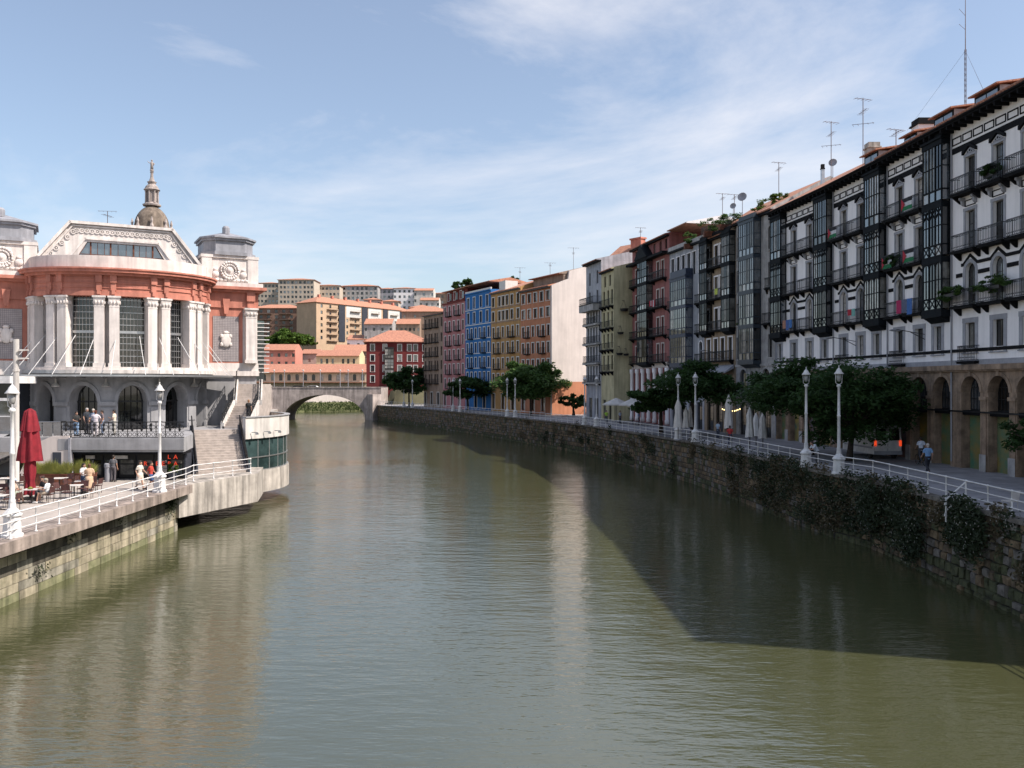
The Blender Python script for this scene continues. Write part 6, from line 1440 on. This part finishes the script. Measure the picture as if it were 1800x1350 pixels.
part('door_seam', MB().box(-.012, .012, -.004, .03, p_+.62, p_+1.1), M.iron, V); part('rub_strip', MB().box(-1.0, -.97, .3, 5.0, p_+.75, p_+.87), M.graytrim, V); part('side_seam', MB().box(-.985, -.978, 1.6, 1.63, p_+.5, p_+2.2), M.iron, V); part('cab_window', MB().hexa([(-.985, 3.4, p_+1.4), (-.985, 4.35, p_+1.4), (-.97, 4.35, p_+1.4), (-.97, 3.4, p_+1.4)], [(-.985, 3.4, p_+2.1), (-.985, 3.75, p_+2.1), (-.97, 3.75, p_+2.1), (-.97, 3.4, p_+2.1)]), M.glass, V)
part('bumper', MB().box(-.98, .98, -.12, .02, p_+.35, p_+.6), M.graytrim, V); part('number_plate', MB().box(-.26, .26, -.03, 0, p_+.8, p_+.92), M.lightframe, V)
for y in (.9, 4.3):
    for x in (-.86, .86):
        w_ = part('wheel', MB().add([], []).lathe([(.3, -.11), (.34, -.08), (.34, .08), (.3, .11)], 14), M.tyre, V); w_.rotation_euler = (0, R(90), 0)
        w_.data.transform(Matrix.Translation((0, 0, p_))); w_.location = (x, y, .34)
BK = thing('bicycle', 'dark bicycle ridden away beside the arcade', 'bicycle', (px(1619, 57), 57.0, p_), R(90))
bk = lambda x: p_
for x in (-.52, .52):
    wmb = MB(); wmb.tube([(x+.33*math.cos(k*.5236), 0, p_+.35+.33*math.sin(k*.5236)) for k in range(13)], .02, 5, False); part('wheel', wmb, M.tyre, BK)
part('frame', MB().tube([(-.52, 0, p_+.35), (-.1, 0, p_+.85), (.38, 0, p_+.85), (.0, 0, p_+.3), (-.1, 0, p_+.85)], .02, 5).tube([(-.52, 0, p_+.35), (0, 0, p_+.3)], .018, 5).tube([(.52, 0, p_+.35), (.36, 0, p_+1.0)], .02, 5), M.iron, BK)
part('saddle', MB().ell((-.14, 0, p_+.93), .13, .07, .03), M.tyre, BK); part('handlebar', MB().tube([(.36, -.25, p_+1.02), (.36, .25, p_+1.02)], .015, 5), M.iron, BK)
wc = thing('plastic_chair', 'pale plastic chair behind the railing at the right edge', 'chair', (20.9, 36.3, p_), R(200))
part('seat', MB().box(-.23, .23, -.22, .22, p_+.42, p_+.46), M.tabletop, wc); part('backrest', MB().hexa([(-.23, .2, p_+.46), (.23, .2, p_+.46), (.23, .24, p_+.46), (-.23, .24, p_+.46)], [(-.21, .3, p_+.9), (.21, .3, p_+.9), (.21, .33, p_+.9), (-.21, .33, p_+.9)]), M.tabletop, wc)
for a in (-.2, .2):
    for b in (-.2, .2): part('leg', MB().tube([(a, b, p_), (a, b, p_+.43)], .016, 5), M.steel, wc)
# cars on the bridge
def car(label, x, y, z, mat):
    T = thing('car', label, 'car', (x, y, z)); m = MB(); m.prismy([(-2, z+.3), (2, z+.3), (2.05, z+.75), (1.4, z+.9), (.8, z+1.4), (-1.0, z+1.42), (-1.7, z+.95), (-2.05, z+.85)], -.8, .8); part('body', m, mat, T)
    part('side_window', MB().prismy([(1.2, z+.92), (.72, z+1.33), (-.95, z+1.35), (-1.5, z+.95)], -.83, -.8), M.glass, T)
    for xx in (-1.25, 1.25): part('wheel', MB().prismy([(xx+.32*math.cos(k*.524), z+.32+.32*math.sin(k*.524)) for k in range(12)], -.86, -.6), M.tyre, T)
zb_ = zd-.9
car('white car crossing the bridge', px(551, 224), 224, zb_, M.whitepaint); car('dark car on the bridge left of the white car', px(525, 225), 225, zb_, M.navy)
for i, pxl in enumerate((482, 500, 533, 563, 598, 612, 637, 668)):
    T = thing('bridge_lamp', ['slim bridge lamp farthest left', 'slim bridge lamp second from left', 'slim bridge lamp left of the white car', 'slim bridge lamp right of the white car', 'left one of two close slim poles on the bridge', 'right one of two close slim poles on the bridge', 'slim bridge lamp before the end of the station hall', 'slim bridge lamp before the dark red house'][i], 'lamp', (px(pxl, 231), 231, zb_ if pxl < 640 else hz(px(pxl, 231), 231)), 0, 'slim lamps on the bridge'); h0 = T.location.z
    part('pole', MB().tube([(0, 0, h0-.3), (0, 0, h0+5.4)], .08, 6), M.zinc, T); part('lamp_head', MB().ell((0, 0, h0+5.5), .28, .28, .2, 8, 5), M.whiteconc, T)

# ------------------------------------------------------------------ roofs: masts, aerials, dishes, chimneys
def aerial(label, x, y, z0, h, arms=3, s=1.):
    T = thing('aerial', label, 'aerial', (x, y, z0)); part('mast', MB().tube([(0, 0, z0-1.5), (0, 0, z0+h)], .035, 5), M.ant, T); m = MB()
    for k in range(arms):
        z = z0+h*(.97-.22*k); a = .4+k*1.1
        m.beam((-.9*s*math.cos(a), -.9*s*math.sin(a), z), (.9*s*math.cos(a), .9*s*math.sin(a), z+.1), .03)
        for j in range(5): t = -.8+.4*j; m.beam((t*s*math.cos(a)-.25*math.sin(a), t*s*math.sin(a)+.25*math.cos(a), z), (t*s*math.cos(a)+.25*math.sin(a), t*s*math.sin(a)-.25*math.cos(a), z), .02)
    part('elements', m, M.ant, T)
tm_ = thing('radio_mast', 'tall thin lattice radio mast with guy wires on the right roof', 'mast', (px(1697, 62), 62, 28.5)); mm = MB()
zt_ = 9.2+690*62/F
for a in (0, 2.09, 4.19): mm.tube([(.07*math.cos(a), .07*math.sin(a), 27.5), (.07*math.cos(a), .07*math.sin(a), 33.2)], .018, 4)
for k in range(14):
    for a in (0, 2.09, 4.19): mm.beam((.07*math.cos(a), .07*math.sin(a), 27.8+.38*k), (.07*math.cos(a+2.09), .07*math.sin(a+2.09), 28.1+.38*k), .012)
mm.tube([(0, 0, 33.0), (0, 0, zt_)], [.035, .02], 5); part('lattice', mm, M.ant, tm_)
part('guy_wires', MB().tube([(0, 0, 33.1), (-3.5, 1.5, 27.8)], .008, 3).tube([(0, 0, 33.1), (3.5, 1.5, 27.8)], .008, 3).tube([(0, 0, 33.1), (.5, -3, 27.4)], .008, 3), M.ant, tm_)
part('dipoles', MB().tube([(0, 0, 34.6), (-.45, 0, 35.0)], .015, 4).tube([(0, 0, 35.6), (-.45, 0, 36.1)], .015, 4), M.ant, tm_)
for pxl, d, yb, yt, l in ((1517, 74, 265, 172, 'tall aerial with three arms on the third white house'), (1461, 82, 300, 213, 'tall aerial left of the three armed one'), (1575, 70, 250, 228, 'small aerial beside the black chimney'), (1369, 92, 330, 285, 'aerial above the orange roof'), (1270, 106, 372, 340, 'aerial beside the dishes above the tan house'), (1291, 100, 362, 342, 'short aerial right of the dishes'), (1126, 128, 425, 400, 'aerial beside the brick chimney'), (1008, 158, 473, 435, 'aerial on the cream end wall'), (967, 162, 478, 462, 'aerial above the orange house'), (914, 172, 500, 470, 'aerial above the ochre house'), (189, 90, 400, 371, 'lone thin aerial above the market gable')):
    zb = pz(yb, d); aerial(l, px(pxl, d), d, zb-.3, pz(yt, d)-zb+.3, 3 if 'tall' in l else 2, 1.0 if d < 130 else 1.3)
for pxl, d, y, r, l in ((1305, 93, 347, .5, 'larger satellite dish above the tan house roof'), (1289, 97, 363, .35, 'smaller satellite dish left of the larger dish'), (1464, 84, 287, .4, 'satellite dish below the tall aerial')):
    T = thing('satellite_dish', l, 'dish', (px(pxl, d), d, pz(y, d)-1.5)); z = pz(y, d); part('mast', MB().tube([(0, 0, z-2.2), (0, 0, z)], .03, 5), M.ant, T)
    m = MB(); m.lathe([(.02, 0), (r*.5, .03), (r*.85, .1), (r, .16), (r*.85, .13), (r*.5, .06), (.02, .03)], 14); o = part('reflector', m, M.zinc, T, True); o.data.transform(Matrix.Translation((0, 0, T.location.z))); o.location = (0, -.05, 1.5); o.rotation_euler = (R(75), 0, R(-30))
def chim(label, pxl, d, yt, yb, w, mat, cap=None):
    x = px(pxl, d); z0, z1 = pz(yb, d), pz(yt, d); T = thing('chimney', label, 'chimney', (x, d, z0-1)); part('stack', MB().box(-w/2, w/2, -w/2, w/2, z0-1, z1), mat, T); part('cowl', MB().box(-w*.6, w*.6, -w*.6, w*.6, z1, z1+.12).box(-w*.5, w*.5, -w*.5, w*.5, z1+.12, z1+.5), cap or M.blacktrim, T)
chim('white chimney with a black slatted cowl on the second white house', 1622, 66, 222, 245, 1.2, M.white); chim('stained round topped chimney on the third white house', 1533, 76, 262, 282, 1.0, M.concrete, M.concrete); chim('thin steel flue left of the stained chimney', 1446, 84, 298, 318, .3, M.steel); chim('small chimney on the rose house roof', 1190, 118, 408, 418, 1.0, M.graytrim)
# rooftop greenery
for i, (pxl, d, y, r, l) in enumerate(((1345, 90, 362, 1.5, 'green roof plants beside the navy bay'), (1368, 88, 348, 1.0, 'tall green plant above the stone house gutter'), (1258, 97.5, 398, 1.9, 'overgrown planter on the tan house terrace'), (1280, 94.5, 385, 1.4, 'trailing plants at the right of the tan house terrace'), (1215, 104, 420, 1.2, 'dry shrub on the pale blue house terrace'), (1310, 91, 568, .9, 'leafy plant hanging between the tan and stone houses'))):
    T = thing('roof_plant', l, 'plant', (px(pxl, d), d, pz(y, d)-1.0)); z = pz(y, d); lm = MB(); leaves(lm, (0, 0, z), r, r, .8, 1300, .12, random.Random(60+i), 20, -1); part('foliage', lm, M.leafb if i < 2 else M.leaf, T); part('pot', MB().box(-r*.7, r*.7, -.3, .3, z-1.2, z-.6), M.corten, T)
# balcony greenery, flags and washing on the white houses (set in the house frame so they hang on their railing)
def on_house(T, x, y, z):
    v = Vector((x, y, z)); v.rotate(T.rotation_euler); return v+Vector((T.location.x, T.location.y, 0))
def hang(name, label, cat, T, x, z, w, h, mats, kind, y=-.70):
    c = on_house(T, x, y, z); o = thing(name, label, cat, c, T.rotation_euler.z); n = 8
    def cloth(x0, x1, z0, z1, off=0):
        m = MB()
        for s in range(2):
            vs = []
            for j in range(5):
                for i in range(n+1): u = x0+(x1-x0)*i/n; v = z0+(z1-z0)*j/4; vs.append((u, -off-.03*math.sin(u*9)*(1-v/(h+.01)*.0)-.012*s, c.z+v))
            m.add(vs, [(j*(n+1)+i, j*(n+1)+i+1, (j+1)*(n+1)+i+1, (j+1)*(n+1)+i) for j in range(4) for i in range(n)])
        return m
    if kind == 'flag':
        for k, mt in enumerate(mats[:3]): part('stripe', cloth(0, w, -h+h*k/3, -h+h*(k+1)/3), mt, o)
        part('triangle', MB().prismy([(0, c.z-h), (w*.36, c.z-h/2), (0, c.z)], -.062, -.045), mats[3], o)
    else:
        ww = w/len(mats)
        for k, mt in enumerate(mats): part('garment', cloth(k*ww+.03, (k+1)*ww-.03, -h*random.uniform(.7, 1), 0), mt, o)
FB, FWt, FG, FR = cl((.02, .02, .025)), cl((.6, .6, .62)), cl((.02, .17, .07)), cl((.42, .03, .05))
hang('flag', 'black white green flag with red triangle on the upper balcony of the second white house', 'flag', T2, 3.5, LV[3]+1.0, 1.3, .85, (FG, FWt, FB, FR), 'flag', -.74)
hang('flag', 'flag with red triangle on the middle balcony beside the second bay', 'flag', T2, 3.6, LV[2]+1.0, 1.3, .9, (FG, FWt, FB, FR), 'flag', -.68)
hang('flag', 'flag with red triangle at the left end of the middle balconies', 'flag', T2, .6, LV[2]+.9, 1.3, .85, (FG, FWt, FB, FR), 'flag', -.68)
hang('flag', 'flag with red triangle on the third white house upper balcony', 'flag', T3, .7, LV[3]+1.0, 1.3, .85, (FG, FWt, FB, FR), 'flag', -.74)
hang('laundry', 'pink and blue washing hung on a balcony of the second white house', 'laundry', T2, 2.6, LV[1]+1.05, 2.2, 1.15, (cl((.42, .03, .11)), cl((.12, .13, .2)), cl((.06, .15, .4))), 'wash', -.68)
hang('laundry', 'red and green washing on a balcony of the third white house', 'laundry', T3, 3.9, LV[1]+1.05, 1.2, .7, (cl((.42, .03, .05)), cl((.2, .42, .38))), 'wash', -.68)
hang('laundry', 'blue towels hung on a balcony of the farthest white house', 'laundry', T4, 3.0, LV[1]+1.05, 1.9, .95, (cl((.4, .2, .14)), cl((.07, .13, .34)), cl((.06, .17, .42))), 'wash', -.68)
hang('laundry', 'striped red and white cloth on a rose house balcony', 'laundry', TK, 9.2, LP_[2]+1.0, 2.2, .9, (FR, FWt, FR, FWt, FR), 'wash', -.80)
hang('laundry', 'yellow green cloth on a tan house balcony', 'laundry', TT, 4.4, LT[2]+1.0, .9, .85, (cl((.5, .55, .1)),), 'wash', -.76)
for i, (T, x, l, w_, lab) in enumerate(((T1, .75, LV[1], 1.4, 'bushy green plants on the lower balcony beside the nearest bay'), (T1, 4.9, LV[1], 1.9, 'bushy green plants on the lower balcony at the right edge'), (T2, 1.7, LV[2], .8, 'dark potted plant on the middle balcony with flags'), (T1, 4.9, LV[3], .9, 'potted plants on the top balcony of the nearest white house'), (T4, 7.0, LV[0], .8, 'dark potted palm on the first floor balcony'))):
    c = on_house(T, x, -.55, l+1.0 if i < 2 else l+.6); o = thing('balcony_plant', lab, 'plant', c); lm = MB(); leaves(lm, (0, 0, c.z), .42, w_*1.1, .5 if i < 2 else .5, 3200, .075, random.Random(80+i), 24, -1); part('foliage', lm, M.leaf if i < 2 else M.leafd, o); part('trough', MB().box(-.1, .1, -w_*.6, w_*.6, c.z-.32, c.z-.12), M.brownframe, o)
# wall lamp arms
for T, x, lab in ((T2, 5.2, 'iron wall lamp arm on the second white house'), (T3, 4.0, 'iron wall lamp arm on the third white house'), (TT, 4.4, 'iron wall lamp arm on the tan house')):
    c = on_house(T, x, 0, 12.6); o = thing('wall_lamp', lab, 'lamp', c, T.rotation_euler.z); part('arm', MB().tube([(0, 0, c.z-.35), (-.2, -1.0, c.z+.2), (-.3, -1.9, c.z+.35)], .03, 5).tube([(0, 0, c.z), (-.2, -1.0, c.z+.2)], .025, 5), M.iron, o); part('lamp_head', MB().ell((-.32, -2.1, c.z+.3), .16, .3, .08, 8, 5), M.zinc, o)
# string of warm bulbs at the cafe
for k in range(9):
    d = 86+.0*k; single('string_bulb', MB().ell((px(1270+4*k, 86), 86+.3*math.sin(k), 6.7-.18*math.sin(k/8*math.pi)), .05, .05, .06, 6, 5), M.bulb, 'warm bulb on the string before the tan house', 'bulb', 'string of warm bulbs')
